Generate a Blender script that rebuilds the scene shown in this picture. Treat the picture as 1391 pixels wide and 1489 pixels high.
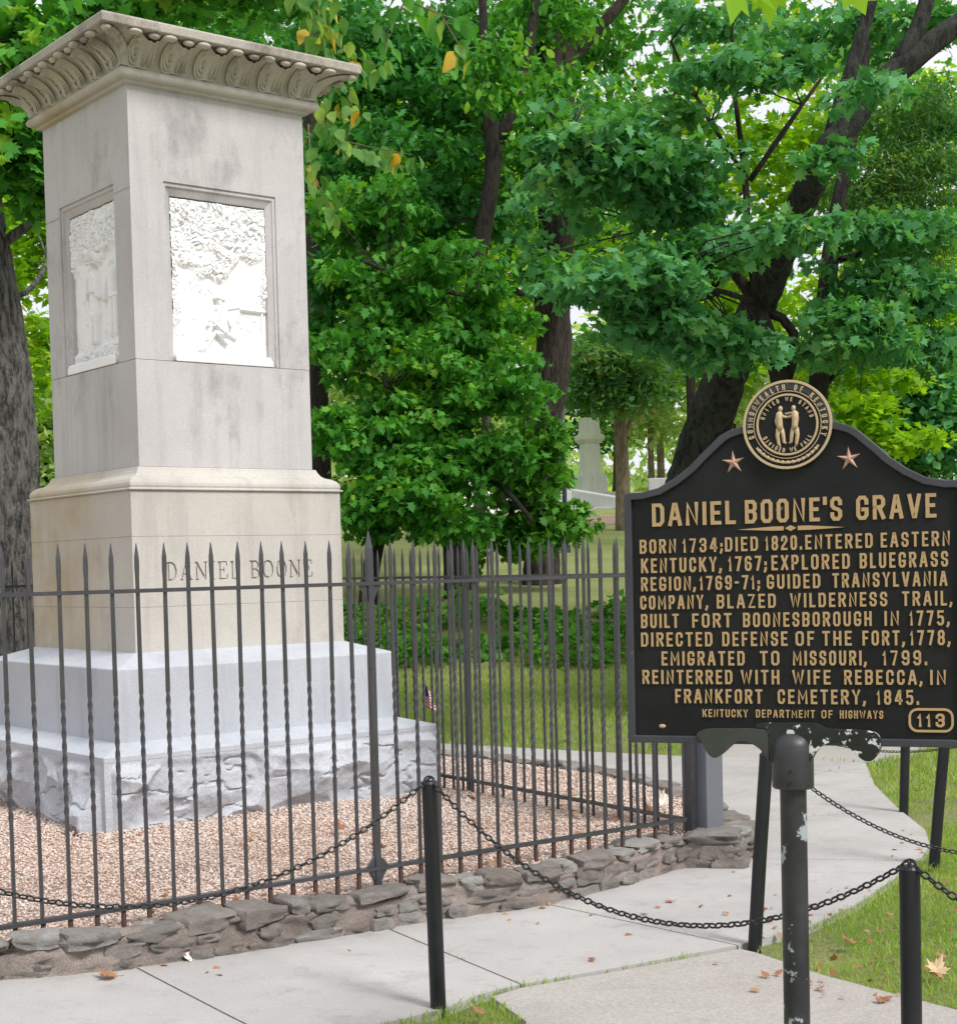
import bpy, bmesh, math, random
import numpy as np
from mathutils import Vector, Matrix

S = bpy.context.scene
for o in list(bpy.data.objects):
    bpy.data.objects.remove(o)
COL = S.collection
R = math.radians

# ------------------------------------------------------------------ camera
F_PX, PITCH, ROLL, PPY = 2296.0, R(2.31), R(-1.42), 915.0
CAM = np.array([0, 0, 1.6])
_fw = np.array([0, math.cos(PITCH), -math.sin(PITCH)])
_up = np.array([0, math.sin(PITCH), math.cos(PITCH)])
_r = np.array([1.0, 0, 0])
CR = math.cos(ROLL) * _r + math.sin(ROLL) * _up
CU = -math.sin(ROLL) * _r + math.cos(ROLL) * _up
cam_d = bpy.data.cameras.new('camera')
cam = bpy.data.objects.new('camera', cam_d)
COL.objects.link(cam)
cam.matrix_world = Matrix(((CR[0], CU[0], -_fw[0], CAM[0]), (CR[1], CU[1], -_fw[1], CAM[1]),
                           (CR[2], CU[2], -_fw[2], CAM[2]), (0, 0, 0, 1)))
cam_d.sensor_fit = 'HORIZONTAL'
cam_d.sensor_width = 36.0
cam_d.lens = F_PX / 1391 * 36.0
cam_d.shift_y = (PPY - 744.5) / 1391
cam_d.clip_end = 2000
cam_d.clip_start = 0.05
S.camera = cam

# ------------------------------------------------------------------ world, sun, exposure
SUN_DIR = Vector((0.62, -0.62, 0.95)).normalized()
W = bpy.data.worlds.new("World")
S.world = W
W.use_nodes = True
nt = W.node_tree
bg = nt.nodes['Background']
sky = nt.nodes.new('ShaderNodeTexSky')
sky.sky_type = 'NISHITA'
sky.sun_disc = False
sky.sun_elevation = math.asin(SUN_DIR.z)
sky.sun_rotation = math.atan2(SUN_DIR.x, SUN_DIR.y)
sky.air_density = 1.0
sky.dust_density = 4.0
sky.ozone_density = 0.6
# high broken cloud: bright even white veiling most of the blue
tc = nt.nodes.new('ShaderNodeTexCoord'); cn = nt.nodes.new('ShaderNodeTexNoise'); cn.inputs['Scale'].default_value = 2.2; cn.inputs['Detail'].default_value = 6
nt.links.new(tc.outputs['Generated'], cn.inputs['Vector'])
cr = nt.nodes.new('ShaderNodeValToRGB'); cr.color_ramp.elements[0].position = .30; cr.color_ramp.elements[0].color = (.78, .78, .78, 1); cr.color_ramp.elements[1].position = .55
nt.links.new(cn.outputs['Fac'], cr.inputs[0])
cm_ = nt.nodes.new('ShaderNodeMix'); cm_.data_type = 'RGBA'; cm_.inputs[7].default_value = (5.5, 5.55, 5.8, 1)
nt.links.new(cr.outputs[0], cm_.inputs[0]); nt.links.new(sky.outputs[0], cm_.inputs[6])
nt.links.new(cm_.outputs[2], bg.inputs[0])
bg.inputs[1].default_value = 0.15
sl = bpy.data.lights.new('sun', 'SUN')
sl.energy = 3.1
sl.angle = R(17)
sl.color = (1.0, 0.96, 0.92)
so = bpy.data.objects.new('sun', sl)
COL.objects.link(so)
so.rotation_euler = SUN_DIR.to_track_quat('Z', 'Y').to_euler()
S.view_settings.view_transform = 'Standard'
S.view_settings.look = 'None'
S.view_settings.gamma = 1
S.view_settings.use_curve_mapping = False
S.view_settings.exposure = 0.27
S.render.engine = 'CYCLES'
S.cycles.max_bounces = 7
S.cycles.transparent_max_bounces = 8


# ------------------------------------------------------------------ pixel -> place helpers
def ray(u, v):
    return _fw + CR * (u - 695.5) / F_PX - CU * (v - PPY) / F_PX


def at(u, v, z):
    d = ray(u, v)
    return CAM + d * (z - 1.6) / d[2]


def aty(u, v, Y):
    d = ray(u, v)
    return CAM + d * Y / d[1]


# ------------------------------------------------------------------ noise
def _hash(ix, iy, iz, seed):
    n = (ix * 374761393 + iy * 668265263 + iz * 2147483647 + seed * 1274126177) & 0xffffffff
    n = ((n ^ (n >> 13)) * 1274126177) & 0xffffffff
    return ((n ^ (n >> 16)) & 0xffff) / 65535.0


def vnoise(x, y, z=0.0, seed=0):
    x = np.asarray(x, float); y = np.asarray(y, float); z = np.asarray(z, float) + 0 * x
    ix, iy, iz = np.floor(x).astype(np.int64), np.floor(y).astype(np.int64), np.floor(z).astype(np.int64)
    fx, fy, fz = x - ix, y - iy, z - iz
    fx, fy, fz = [t * t * (3 - 2 * t) for t in (fx, fy, fz)]
    r = 0
    for dx in (0, 1):
        for dy in (0, 1):
            for dz in (0, 1):
                w = (fx if dx else 1 - fx) * (fy if dy else 1 - fy) * (fz if dz else 1 - fz)
                r = r + w * _hash(ix + dx, iy + dy, iz + dz, seed)
    return r * 2 - 1


def fbm(x, y, z=0.0, o=4, seed=0):
    a, s, r = 1.0, 1.0, 0
    for k in range(o):
        r = r + a * vnoise(np.asarray(x) * s, np.asarray(y) * s, np.asarray(z) * s, seed + k)
        a *= 0.5; s *= 2.03
    return r / 1.9


def sstep(a, b, x):
    t = np.clip((np.asarray(x, float) - a) / (b - a), 0, 1)
    return t * t * (3 - 2 * t)


# ------------------------------------------------------------------ object helpers
def tag(o, label=None, cat=None, group=None, kind=None):
    if label: o['label'] = label
    if cat: o['category'] = cat
    if group: o['group'] = group
    if kind: o['kind'] = kind
    return o


def empty(name, loc=(0, 0, 0), rz=0.0, label=None, cat=None, group=None):
    o = bpy.data.objects.new(name, None)
    o.empty_display_size = 0.1
    COL.objects.link(o)
    o.location = loc
    o.rotation_euler = (0, 0, rz)
    return tag(o, label, cat, group)


def link_mesh(name, me, mat=None, parent=None, smooth=False):
    if mat is not None and not me.materials:
        me.materials.append(mat)
    if smooth:
        me.polygons.foreach_set('use_smooth', [True] * len(me.polygons))
    o = bpy.data.objects.new(name, me)
    COL.objects.link(o)
    if parent is not None: o.parent = parent
    return o


def fast_mesh(name, V, Fc):
    V = np.asarray(V, np.float32); Fc = np.asarray(Fc, np.int32)
    me = bpy.data.meshes.new(name)
    k = Fc.shape[1]
    me.vertices.add(len(V)); me.vertices.foreach_set('co', V.ravel())
    me.loops.add(Fc.size); me.loops.foreach_set('vertex_index', Fc.ravel())
    me.polygons.add(len(Fc))
    me.polygons.foreach_set('loop_start', np.arange(0, Fc.size, k, dtype=np.int32))
    me.polygons.foreach_set('loop_total', np.full(len(Fc), k, np.int32))
    me.update(); me.validate()
    return me


class MB:
    def __init__(s): s.v = []; s.f = []

    def add(s, V, Fc):
        n = len(s.v); s.v += [tuple(map(float, p)) for p in V]; s.f += [tuple(i + n for i in f) for f in Fc]
        return s

    def box(s, x0, x1, y0, y1, z0, z1):
        return s.add([(x0, y0, z0), (x1, y0, z0), (x1, y1, z0), (x0, y1, z0), (x0, y0, z1), (x1, y0, z1), (x1, y1, z1), (x0, y1, z1)],
                     [(3, 2, 1, 0), (4, 5, 6, 7), (0, 1, 5, 4), (1, 2, 6, 5), (2, 3, 7, 6), (3, 0, 4, 7)])

    def rings(s, prof, closed_top=True, closed_bot=True):
        """square rings: prof = [(halfwidth, z)...] bottom to top"""
        V = []; Fc = []
        for w, z in prof:
            V += [(-w, -w, z), (w, -w, z), (w, w, z), (-w, w, z)]
        for i in range(len(prof) - 1):
            for k in range(4):
                a = i * 4 + k; b = i * 4 + (k + 1) % 4
                Fc.append((a, b, b + 4, a + 4))
        if closed_bot: Fc.append((3, 2, 1, 0))
        if closed_top:
            t = (len(prof) - 1) * 4; Fc.append((t, t + 1, t + 2, t + 3))
        return s.add(V, Fc)

    def tube(s, pts, rad, n=8, cap=True, noise=0.0, seed=0, squash=None, nsc=2.0):
        pts = [np.array(p, float) for p in pts]
        m = len(pts)
        rad = [rad] * m if np.isscalar(rad) else rad
        T = []
        for i in range(m):
            t = pts[min(i + 1, m - 1)] - pts[max(i - 1, 0)]
            T.append(t / (np.linalg.norm(t) + 1e-9))
        ref = np.array([0, 1, 0]) if abs(T[0][1]) < .9 else np.array([1, 0, 0])
        a = np.cross(T[0], ref); a /= np.linalg.norm(a)
        V = []; Fc = []
        for i in range(m):
            a = a - T[i] * (a @ T[i]); a /= np.linalg.norm(a) + 1e-9
            b = np.cross(T[i], a)
            for k in range(n):
                an = 2 * math.pi * k / n
                rr = rad[i]
                p = pts[i] + (a * math.cos(an) + b * math.sin(an)) * rr
                V.append(p)
        V = np.array(V)
        if noise:
            c = np.repeat(np.array(pts), n, 0)
            d = V - c
            nz = fbm(V[:, 0] * nsc * 3, V[:, 1] * nsc * 3, V[:, 2] * nsc * .7, 3, seed)
            if n > 30: nz = .5 * nz + 1.0 - 2.2 * np.abs(vnoise(V[:, 0] * nsc * 4 + .5 * nz, V[:, 1] * nsc * 4, V[:, 2] * nsc * .55, seed + 7))
            V = c + d * (1 + noise * nz)[:, None]
        for i in range(m - 1):
            for k in range(n):
                Fc.append((i * n + k, i * n + (k + 1) % n, (i + 1) * n + (k + 1) % n, (i + 1) * n + k))
        if cap:
            Fc.append(tuple(range(n - 1, -1, -1))); Fc.append(tuple((m - 1) * n + k for k in range(n)))
        return s.add(V, Fc)

    def prism(s, poly, a0, a1, axis='y'):
        """polygon in (x,z) extruded along y from a0 to a1 (or poly in (x,y) along z)"""
        n = len(poly)
        if axis == 'y':
            V = [(p[0], a0, p[1]) for p in poly] + [(p[0], a1, p[1]) for p in poly]
        else:
            V = [(p[0], p[1], a0) for p in poly] + [(p[0], p[1], a1) for p in poly]
        Fc = [tuple(range(n)), tuple(range(2 * n - 1, n - 1, -1))]
        for k in range(n):
            Fc.append((k, k + n, (k + 1) % n + n, (k + 1) % n))
        return s.add(V, Fc)

    def ell(s, c, r, nu=10, nv=6):
        V = []; Fc = []
        for j in range(nv + 1):
            ph = math.pi * j / nv - math.pi / 2
            for i in range(nu):
                th = 2 * math.pi * i / nu
                V.append((c[0] + r[0] * math.cos(ph) * math.cos(th), c[1] + r[1] * math.cos(ph) * math.sin(th), c[2] + r[2] * math.sin(ph)))
        for j in range(nv):
            for i in range(nu):
                Fc.append((j * nu + i, j * nu + (i + 1) % nu, (j + 1) * nu + (i + 1) % nu, (j + 1) * nu + i))
        return s.add(V, Fc)

    def ribbon(s, pts, w, y0, y1, closed=False):
        """flat stroke in the (x,z) plane: centre line pts, width w; base at y=y0 and face at y=y1 (towards -y)"""
        pts = [np.array(p, float) for p in pts]; n = len(pts); h = w / 2
        Lf = []; Rt = []
        for i in range(n):
            if closed:
                d0 = pts[i] - pts[i - 1]; d1 = pts[(i + 1) % n] - pts[i]
            else:
                d1 = pts[min(i + 1, n - 1)] - pts[min(i, n - 2)] if i < n - 1 else pts[i] - pts[i - 1]
                d0 = pts[i] - pts[i - 1] if i > 0 else d1
            d0 = d0 / (np.linalg.norm(d0) + 1e-12); d1 = d1 / (np.linalg.norm(d1) + 1e-12)
            n0 = np.array([-d0[1], d0[0]]); n1 = np.array([-d1[1], d1[0]])
            m = n0 + n1; l = np.linalg.norm(m)
            m = n0 if l < 1e-6 else m / l
            c_ = max(m @ n0, .2); k = 1 / c_ if c_ > .62 else 1.12
            Lf.append(pts[i] + m * h * k); Rt.append(pts[i] - m * h * k)
        V = []
        for i in range(n):
            for q in (Lf[i], Rt[i]):
                V.append((q[0], y1, q[1]))
            for q in (Lf[i], Rt[i]):
                V.append((q[0], y0, q[1]))
        Fc = []
        rng = n if closed else n - 1
        for i in range(rng):
            a = 4 * i; b = 4 * ((i + 1) % n)
            Fc += [(a, a + 1, b + 1, b), (a, b, b + 2, a + 2), (a + 1, a + 3, b + 3, b + 1), (a + 2, b + 2, b + 3, a + 3)]
        if not closed:
            Fc += [(0, 2, 3, 1)]; e = 4 * (n - 1); Fc += [(e, e + 1, e + 3, e + 2)]
        return s.add(V, Fc)

    def mesh(s, name):
        me = bpy.data.meshes.new(name); me.from_pydata(s.v, [], s.f); me.update()
        bm = bmesh.new(); bm.from_mesh(me); bmesh.ops.recalc_face_normals(bm, faces=bm.faces); bm.to_mesh(me); bm.free()
        return me

    def build(s, name, mat, parent=None, smooth=False, bevel=0.0, seg=2):
        o = link_mesh(name, s.mesh(name), mat, parent, smooth)
        if bevel:
            b = o.modifiers.new('bevel', 'BEVEL'); b.width = bevel; b.segments = seg; b.limit_method = 'ANGLE'; b.angle_limit = R(25)
        return o


def autosmooth(o, ang=40):
    me = o.data
    me.polygons.foreach_set('use_smooth', [True] * len(me.polygons))
    bm = bmesh.new(); bm.from_mesh(me)
    for e in bm.edges:
        if len(e.link_faces) == 2 and e.calc_face_angle(0) > R(ang): e.smooth = False
    bm.to_mesh(me); bm.free()
    return o


# ------------------------------------------------------------------ materials
def new_mat(name):
    m = bpy.data.materials.new(name); m.use_nodes = True
    t = m.node_tree; b = t.nodes['Principled BSDF']
    return m, t, b


def nd(t, typ, **kw):
    n = t.nodes.new(typ)
    for k, v in kw.items(): setattr(n, k, v)
    return n


def pos(t, scale=(1, 1, 1), obj=False):
    g = nd(t, 'ShaderNodeTexCoord') if obj else nd(t, 'ShaderNodeNewGeometry')
    m = nd(t, 'ShaderNodeMapping'); m.inputs['Scale'].default_value = scale
    t.links.new(g.outputs['Object' if obj else 'Position'], m.inputs['Vector'])
    return m.outputs[0]


def noise(t, vec, scale, detail=5, rough=.6):
    n = nd(t, 'ShaderNodeTexNoise'); n.inputs['Scale'].default_value = scale
    n.inputs['Detail'].default_value = detail; n.inputs['Roughness'].default_value = rough
    t.links.new(vec, n.inputs['Vector'])
    return n.outputs['Fac']


def ramp(t, fac, stops, interp='LINEAR'):
    r = nd(t, 'ShaderNodeValToRGB'); r.color_ramp.interpolation = interp
    e = r.color_ramp.elements
    while len(e) < len(stops): e.new(.5)
    for k, (p, c) in enumerate(stops):
        e[k].position = p; e[k].color = (*c, 1) if len(c) == 3 else c
    t.links.new(fac, r.inputs[0])
    return r.outputs[0]


def mix(t, fac, a, b, mode='MIX'):
    m = nd(t, 'ShaderNodeMix', data_type='RGBA', blend_type=mode)
    if isinstance(fac, (int, float)): m.inputs[0].default_value = fac
    else: t.links.new(fac, m.inputs[0])
    for i, c in ((6, a), (7, b)):
        if isinstance(c, tuple): m.inputs[i].default_value = (*c, 1)
        else: t.links.new(c, m.inputs[i])
    return m.outputs[2]


def bump(t, b, h, strength, dist=.01, prev=None):
    n = nd(t, 'ShaderNodeBump'); n.inputs['Strength'].default_value = strength; n.inputs['Distance'].default_value = dist
    t.links.new(h, n.inputs['Height'])
    if prev is not None: t.links.new(prev, n.inputs['Normal'])
    t.links.new(n.outputs[0], b.inputs['Normal'])
    return n.outputs[0]


BW = ((0, 0, 0), (1, 1, 1))


def stone(name, c1, c2, stain=None, stain_lo=.55, stain_hi=.75, grain=.12, rough=.85, bs=60, bstr=.25, streak=True):
    m, t, b = new_mat(name)
    p = pos(t)
    col = mix(t, ramp(t, noise(t, p, 1.7, 6), [(.3, BW[0]), (.7, BW[1])]), c1, c2)
    if streak:
        ps = pos(t, (7, 7, .55))
        f = ramp(t, noise(t, ps, 1.2, 6, .65), [(.5, BW[0]), (.8, BW[1])])
        col = mix(t, mix(t, f, (0, 0, 0), (.55, .55, .55)), col, tuple(x * .62 for x in c1))
    if stain:
        f = ramp(t, noise(t, pos(t, (1, 1, .6)), 2.6, 7, .7), [(stain_lo, BW[0]), (stain_hi, BW[1])])
        col = mix(t, f, col, stain)
    g = ramp(t, noise(t, p, 180, 3), [(.35, (1 - grain,) * 3), (.65, (1 + grain,) * 3)])
    col = mix(t, 1.0, col, g, 'MULTIPLY')
    t.links.new(col, b.inputs['Base Color'])
    b.inputs['Roughness'].default_value = rough
    n1 = bump(t, b, noise(t, p, bs, 6, .7), bstr, .004)
    bump(t, b, noise(t, p, 9, 5, .6), bstr, .01, n1)
    return m


M = {}
M['shaft'] = stone('shaft_limestone', (.415, .400, .405), (.485, .47, .475), (.26, .245, .25), .54, .74)
M['base'] = stone('weathered_limestone', (.42, .40, .37), (.49, .47, .435), (.30, .28, .24), .56, .80)
M['cornice'] = stone('carved_limestone', (.50, .475, .41), (.40, .375, .32), (.15, .14, .12), .52, .68, bstr=.5)
M['abacus'] = stone('lichen_stone', (.33, .30, .27), (.42, .39, .35), (.16, .14, .12), .50, .7, grain=.3, bs=120, bstr=.8, streak=False)
M['plinth'] = stone('grey_granite', (.375, .40, .44), (.45, .475, .52), (.36, .38, .41), .5, .85, grain=.13, bs=150, bstr=.15)
M['rock'] = stone('rock_faced_granite', (.37, .395, .43), (.48, .50, .545), (.22, .22, .24), .60, .82, grain=.25, bs=45, bstr=1.0, streak=False)
M['marble'] = stone('white_marble', (.76, .765, .78), (.82, .82, .83), (.64, .64, .65), .55, .75, grain=.04, bs=90, bstr=.15, streak=False)

# yellow-brown stain low on the pedestal
m, t, b = M['base'], M['base'].node_tree, M['base'].node_tree.nodes['Principled BSDF']
src = b.inputs['Base Color'].links[0].from_socket
g = nd(t, 'ShaderNodeNewGeometry'); sp = nd(t, 'ShaderNodeSeparateXYZ'); t.links.new(g.outputs['Position'], sp.inputs[0])
mr = nd(t, 'ShaderNodeMapRange'); mr.inputs[1].default_value = -2.1; mr.inputs[2].default_value = -2.5
t.links.new(sp.outputs[0], mr.inputs[0])
f = nd(t, 'ShaderNodeMath', operation='MULTIPLY'); t.links.new(mr.outputs[0], f.inputs[0])
t.links.new(ramp(t, noise(t, pos(t, (1, 1, 1.6)), 2.1, 5), [(.32, (.25,) * 3), (.62, (1, 1, 1))]), f.inputs[1])
t.links.new(mix(t, f.outputs[0], src, (.86, .75, .55), 'MULTIPLY'), b.inputs['Base Color'])


def painted(name, c, flake=None, lo=.62, hi=.66, rough=.42, sc=9, metallic=0.0, spec=.5, bs=40, bstr=.15, dust=.25, obj=True):
    m, t, b = new_mat(name)
    p = pos(t, obj=obj)
    dc = tuple(x * .6 + .10 for x in c)
    col = mix(t, ramp(t, noise(t, p, 3.3, 6, .7), [(.45, BW[0]), (.85, (dust,) * 3)]), c, dc)
    if flake:
        f = ramp(t, noise(t, p, sc, 6, .65), [(lo, BW[0]), (hi, BW[1])])
        col = mix(t, f, col, flake)
    t.links.new(col, b.inputs['Base Color'])
    t.links.new(ramp(t, noise(t, p, 14, 5), [(.3, (rough - .1,) * 3), (.7, (rough + .18,) * 3)]), b.inputs['Roughness'])
    b.inputs['Specular IOR Level'].default_value = spec
    bump(t, b, noise(t, p, bs, 4, .6), bstr, .002)
    return m


M['iron'] = painted('painted_iron', (.028, .028, .035), (.06, .056, .06), .6, .8, rough=.34, sc=25, obj=False, spec=.8, dust=.22)
M['rust'] = painted('rusty_iron', (.065, .035, .027), None, rough=.7)
M['bollard'] = painted('black_bollard_paint', (.010, .011, .014), (.13, .14, .145), .70, .76, rough=.38, sc=13, dust=.12, spec=.4)
M['chain'] = painted('black_chain_steel', (.012, .012, .014), None, rough=.4, dust=.1)
M['sign'] = painted('black_cast_sign', (.008, .009, .0095), (.20, .21, .21), .715, .735, rough=.5, sc=21, dust=.10, bs=150, bstr=.3, spec=.25)
M['rim'] = painted('sign_rim_paint', (.040, .042, .052), (.28, .29, .30), .68, .72, rough=.35, sc=26, dust=.3, spec=.4)
M['post'] = painted('flaking_post_paint', (.018, .019, .022), (.30, .35, .36), .585, .605, rough=.36, sc=10, dust=.5)
M['socket'] = painted('socket_paint', (.018, .020, .024), (.25, .26, .27), .72, .75, rough=.36, sc=18, dust=.6)
M['bracket'] = painted('flaking_bracket_paint', (.012, .014, .014), (.60, .61, .63), .56, .575, rough=.25, sc=26, dust=.1)
M['bracket2'] = painted('green_black_bracket_paint', (.035, .04, .035), (.35, .36, .35), .74, .76, rough=.35, sc=30)
M['gold'] = painted('worn_gold_lettering', (.43, .29, .14), (.58, .57, .55), .66, .72, rough=.6, sc=26, dust=.1)
M['gold2'] = painted('dull_gold_relief', (.47, .36, .22), (.20, .16, .12), .60, .72, rough=.55, sc=40, dust=.1)
M['copper'] = painted('copper_star', (.50, .30, .22), None, rough=.55)
M['gatepost'] = painted('grey_gatepost_paint', (.125, .13, .155), (.06, .06, .065), .68, .75, rough=.5, sc=9)

# concrete
def concrete(name, c1, c2, pebble=False):
    m, t, b = new_mat(name)
    p = pos(t)
    col = mix(t, ramp(t, noise(t, p, 1.1, 7, .6), [(.32, BW[0]), (.68, BW[1])]), c1, c2)
    spots = ramp(t, noise(t, p, 4.5, 8, .8), [(.52, BW[0]), (.70, (.55,) * 3)])
    col = mix(t, spots, col, tuple(x * .66 for x in c1))
    blot = ramp(t, noise(t, p, 26, 4, .7), [(.66, BW[0]), (.74, (.5,) * 3)])
    col = mix(t, blot, col, tuple(x * .6 for x in c1))
    gr = ramp(t, noise(t, p, 230 if not pebble else 150, 2), [(.3, (.82,) * 3), (.7, (1.16,) * 3)])
    col = mix(t, 1.0, col, gr, 'MULTIPLY')
    if pebble:
        v = nd(t, 'ShaderNodeTexVoronoi'); v.inputs['Scale'].default_value = 95; t.links.new(p, v.inputs['Vector'])
        col = mix(t, .28, col, mix(t, ramp(t, v.outputs['Color'], [(0, (.25, .25, .25)), (1, (1, 1, 1))]), (.16, .13, .11), (.60, .54, .48)))
        bump(t, b, v.outputs['Distance'], .25, .003)
    else:
        bump(t, b, noise(t, p, 90, 4), .2, .003)
    t.links.new(col, b.inputs['Base Color'])
    b.inputs['Roughness'].default_value = .9
    return m


M['concrete'] = concrete('sidewalk_concrete', (.335, .325, .315), (.43, .418, .408))
M['aggregate'] = concrete('exposed_aggregate', (.285, .275, .26), (.355, .345, .33), True)

# mortar, wall stones
M['mortar'] = stone('crumbling_mortar', (.16, .13, .115), (.28, .24, .215), (.09, .072, .064), .50, .70, grain=.3, bs=80, bstr=1.0, streak=False)
m, t, b = new_mat('wall_stone')
p = pos(t)
oi = nd(t, 'ShaderNodeObjectInfo')
col = ramp(t, oi.outputs['Random'], [(0, (.27, .25, .235)), (.3, (.40, .375, .345)), (.55, (.31, .27, .25)), (.8, (.50, .49, .47)), (1, (.36, .345, .33))])
col = mix(t, ramp(t, noise(t, p, 14, 7, .7), [(.35, BW[0]), (.7, BW[1])]), mix(t, 1.0, col, (.66, .63, .60), 'MULTIPLY'), col)
col = mix(t, ramp(t, noise(t, p, 7, 5, .7), [(.63, BW[0]), (.72, (.8,) * 3)]), col, (.52, .52, .51))
t.links.new(col, b.inputs['Base Color']); b.inputs['Roughness'].default_value = .92
n1 = bump(t, b, noise(t, p, 38, 8, .8), 1.0, .03)
M['wallstone'] = m

# gravel
m, t, b = new_mat('pink_gravel')
g = nd(t, 'ShaderNodeNewGeometry')
col = ramp(t, g.outputs['Random Per Island'], [(0, (.36, .23, .19)), (.14, (.62, .49, .42)), (.40, (.60, .50, .43)), (.60, (.69, .63, .57)), (.80, (.54, .44, .38)), (.92, (.80, .77, .74)), (1, (.30, .23, .20))])
col = mix(t, ramp(t, noise(t, pos(t), 1.6, 5), [(.35, BW[0]), (.7, (.45,) * 3)]), col, mix(t, 1.0, col, (.85, .66, .52), 'MULTIPLY'))
t.links.new(col, b.inputs['Base Color']); b.inputs['Roughness'].default_value = .85
M['pebble'] = m
M['gravelbed'] = stone('gravel_bed', (.44, .33, .28), (.55, .43, .38), (.30, .22, .18), .5, .8, grain=.4, bs=70, bstr=1, streak=False)

# soil / grass ground
m, t, b = new_mat('lawn')
p = pos(t)
col = mix(t, ramp(t, noise(t, p, .7, 7, .65), [(.35, BW[0]), (.66, BW[1])]), (.19, .25, .065), (.32, .34, .12))
col = mix(t, ramp(t, noise(t, p, 1.9, 7, .7), [(.56, BW[0]), (.74, (.75,) * 3)]), col, (.34, .27, .17))
col = mix(t, 1.0, col, ramp(t, noise(t, p, 60, 4, .8), [(.3, (.55,) * 3), (.7, (1.4,) * 3)]), 'MULTIPLY')
t.links.new(col, b.inputs['Base Color']); b.inputs['Roughness'].default_value = 1
bump(t, b, noise(t, p, 45, 5, .8), 1.0, .03)
M['lawn'] = m
M['mulch'] = stone('reddish_mulch', (.22, .14, .115), (.34, .23, .19), (.14, .09, .07), .5, .7, grain=.4, bs=20, bstr=1, streak=False)


def leafmat(name, stops, trans=.35, rough=.5, tw=(1.6, 1.6, .45), spec=.14):
    m, t, b = new_mat(name)
    g = nd(t, 'ShaderNodeNewGeometry')
    n = noise(t, pos(t), .9, 3)
    a = nd(t, 'ShaderNodeMath', operation='MULTIPLY_ADD'); a.inputs[1].default_value = .65
    t.links.new(g.outputs['Random Per Island'], a.inputs[0])
    s = nd(t, 'ShaderNodeMath', operation='MULTIPLY_ADD'); s.inputs[1].default_value = 1.3; s.inputs[2].default_value = -.47
    t.links.new(n, s.inputs[0]); t.links.new(s.outputs[0], a.inputs[2])
    col = ramp(t, a.outputs[0], stops)
    t.links.new(col, b.inputs['Base Color']); b.inputs['Roughness'].default_value = rough
    b.inputs['Specular IOR Level'].default_value = spec
    tr = nd(t, 'ShaderNodeBsdfTranslucent')
    t.links.new(mix(t, 1.0, col, tw, 'MULTIPLY'), tr.inputs['Color'])
    mx = nd(t, 'ShaderNodeMixShader'); mx.inputs[0].default_value = trans
    t.links.new(b.outputs[0], mx.inputs[1]); t.links.new(tr.outputs[0], mx.inputs[2])
    t.links.new(mx.outputs[0], t.nodes['Material Output'].inputs['Surface'])
    return m


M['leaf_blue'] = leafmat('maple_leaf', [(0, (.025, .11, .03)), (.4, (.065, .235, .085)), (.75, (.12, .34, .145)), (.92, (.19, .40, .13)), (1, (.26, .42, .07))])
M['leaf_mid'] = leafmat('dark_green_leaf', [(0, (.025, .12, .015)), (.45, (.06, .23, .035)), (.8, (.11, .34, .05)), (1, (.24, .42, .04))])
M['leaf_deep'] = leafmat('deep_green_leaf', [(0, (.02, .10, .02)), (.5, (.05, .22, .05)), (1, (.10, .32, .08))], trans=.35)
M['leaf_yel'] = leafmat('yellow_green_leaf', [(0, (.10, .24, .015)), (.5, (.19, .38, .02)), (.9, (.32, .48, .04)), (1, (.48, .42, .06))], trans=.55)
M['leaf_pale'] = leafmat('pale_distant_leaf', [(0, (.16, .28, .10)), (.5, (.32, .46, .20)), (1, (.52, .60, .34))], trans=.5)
M['leaf_cedar'] = leafmat('cedar_foliage', [(0, (.05, .13, .05)), (.5, (.09, .22, .085)), (.9, (.15, .29, .10)), (1, (.30, .30, .11))], trans=.4)
M['leaf_ivy'] = leafmat('ivy_leaf', [(0, (.025, .09, .015)), (.5, (.07, .23, .03)), (1, (.17, .40, .06))], trans=.3)
M['leaf_autumn'] = leafmat('turning_leaf', [(0, (.07, .19, .05)), (.5, (.14, .30, .08)), (.84, (.26, .38, .08)), (.91, (.40, .38, .06)), (.97, (.60, .36, .06)), (1, (.45, .18, .05))], trans=.4)
_m = M['leaf_autumn']; _t = _m.node_tree
_oi = _t.nodes.new('ShaderNodeObjectInfo')
_r = [n_ for n_ in _t.nodes if n_.type == 'VALTORGB'][0]
_t.links.new(_oi.outputs['Random'], _r.inputs[0])
M['leaf_brown'] = leafmat('fallen_brown_leaf', [(0, (.20, .085, .05)), (.5, (.33, .16, .09)), (1, (.45, .31, .20))], trans=.15)
M['leaf_tan'] = leafmat('fallen_tan_leaf', [(0, (.52, .38, .24)), (1, (.60, .46, .30))], trans=.1)
M['leaf_white'] = leafmat('fallen_white_leaf', [(0, (.70, .68, .60)), (1, (.80, .78, .70))], trans=.1)
M['leaf_red'] = leafmat('fallen_red_leaf', [(0, (.36, .08, .06)), (1, (.45, .14, .10))], trans=.1)
M['blade'] = leafmat('grass_blade', [(0, (.13, .24, .03)), (.4, (.22, .36, .055)), (.75, (.33, .44, .10)), (1, (.56, .50, .28))], trans=.35, rough=.7)


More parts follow.
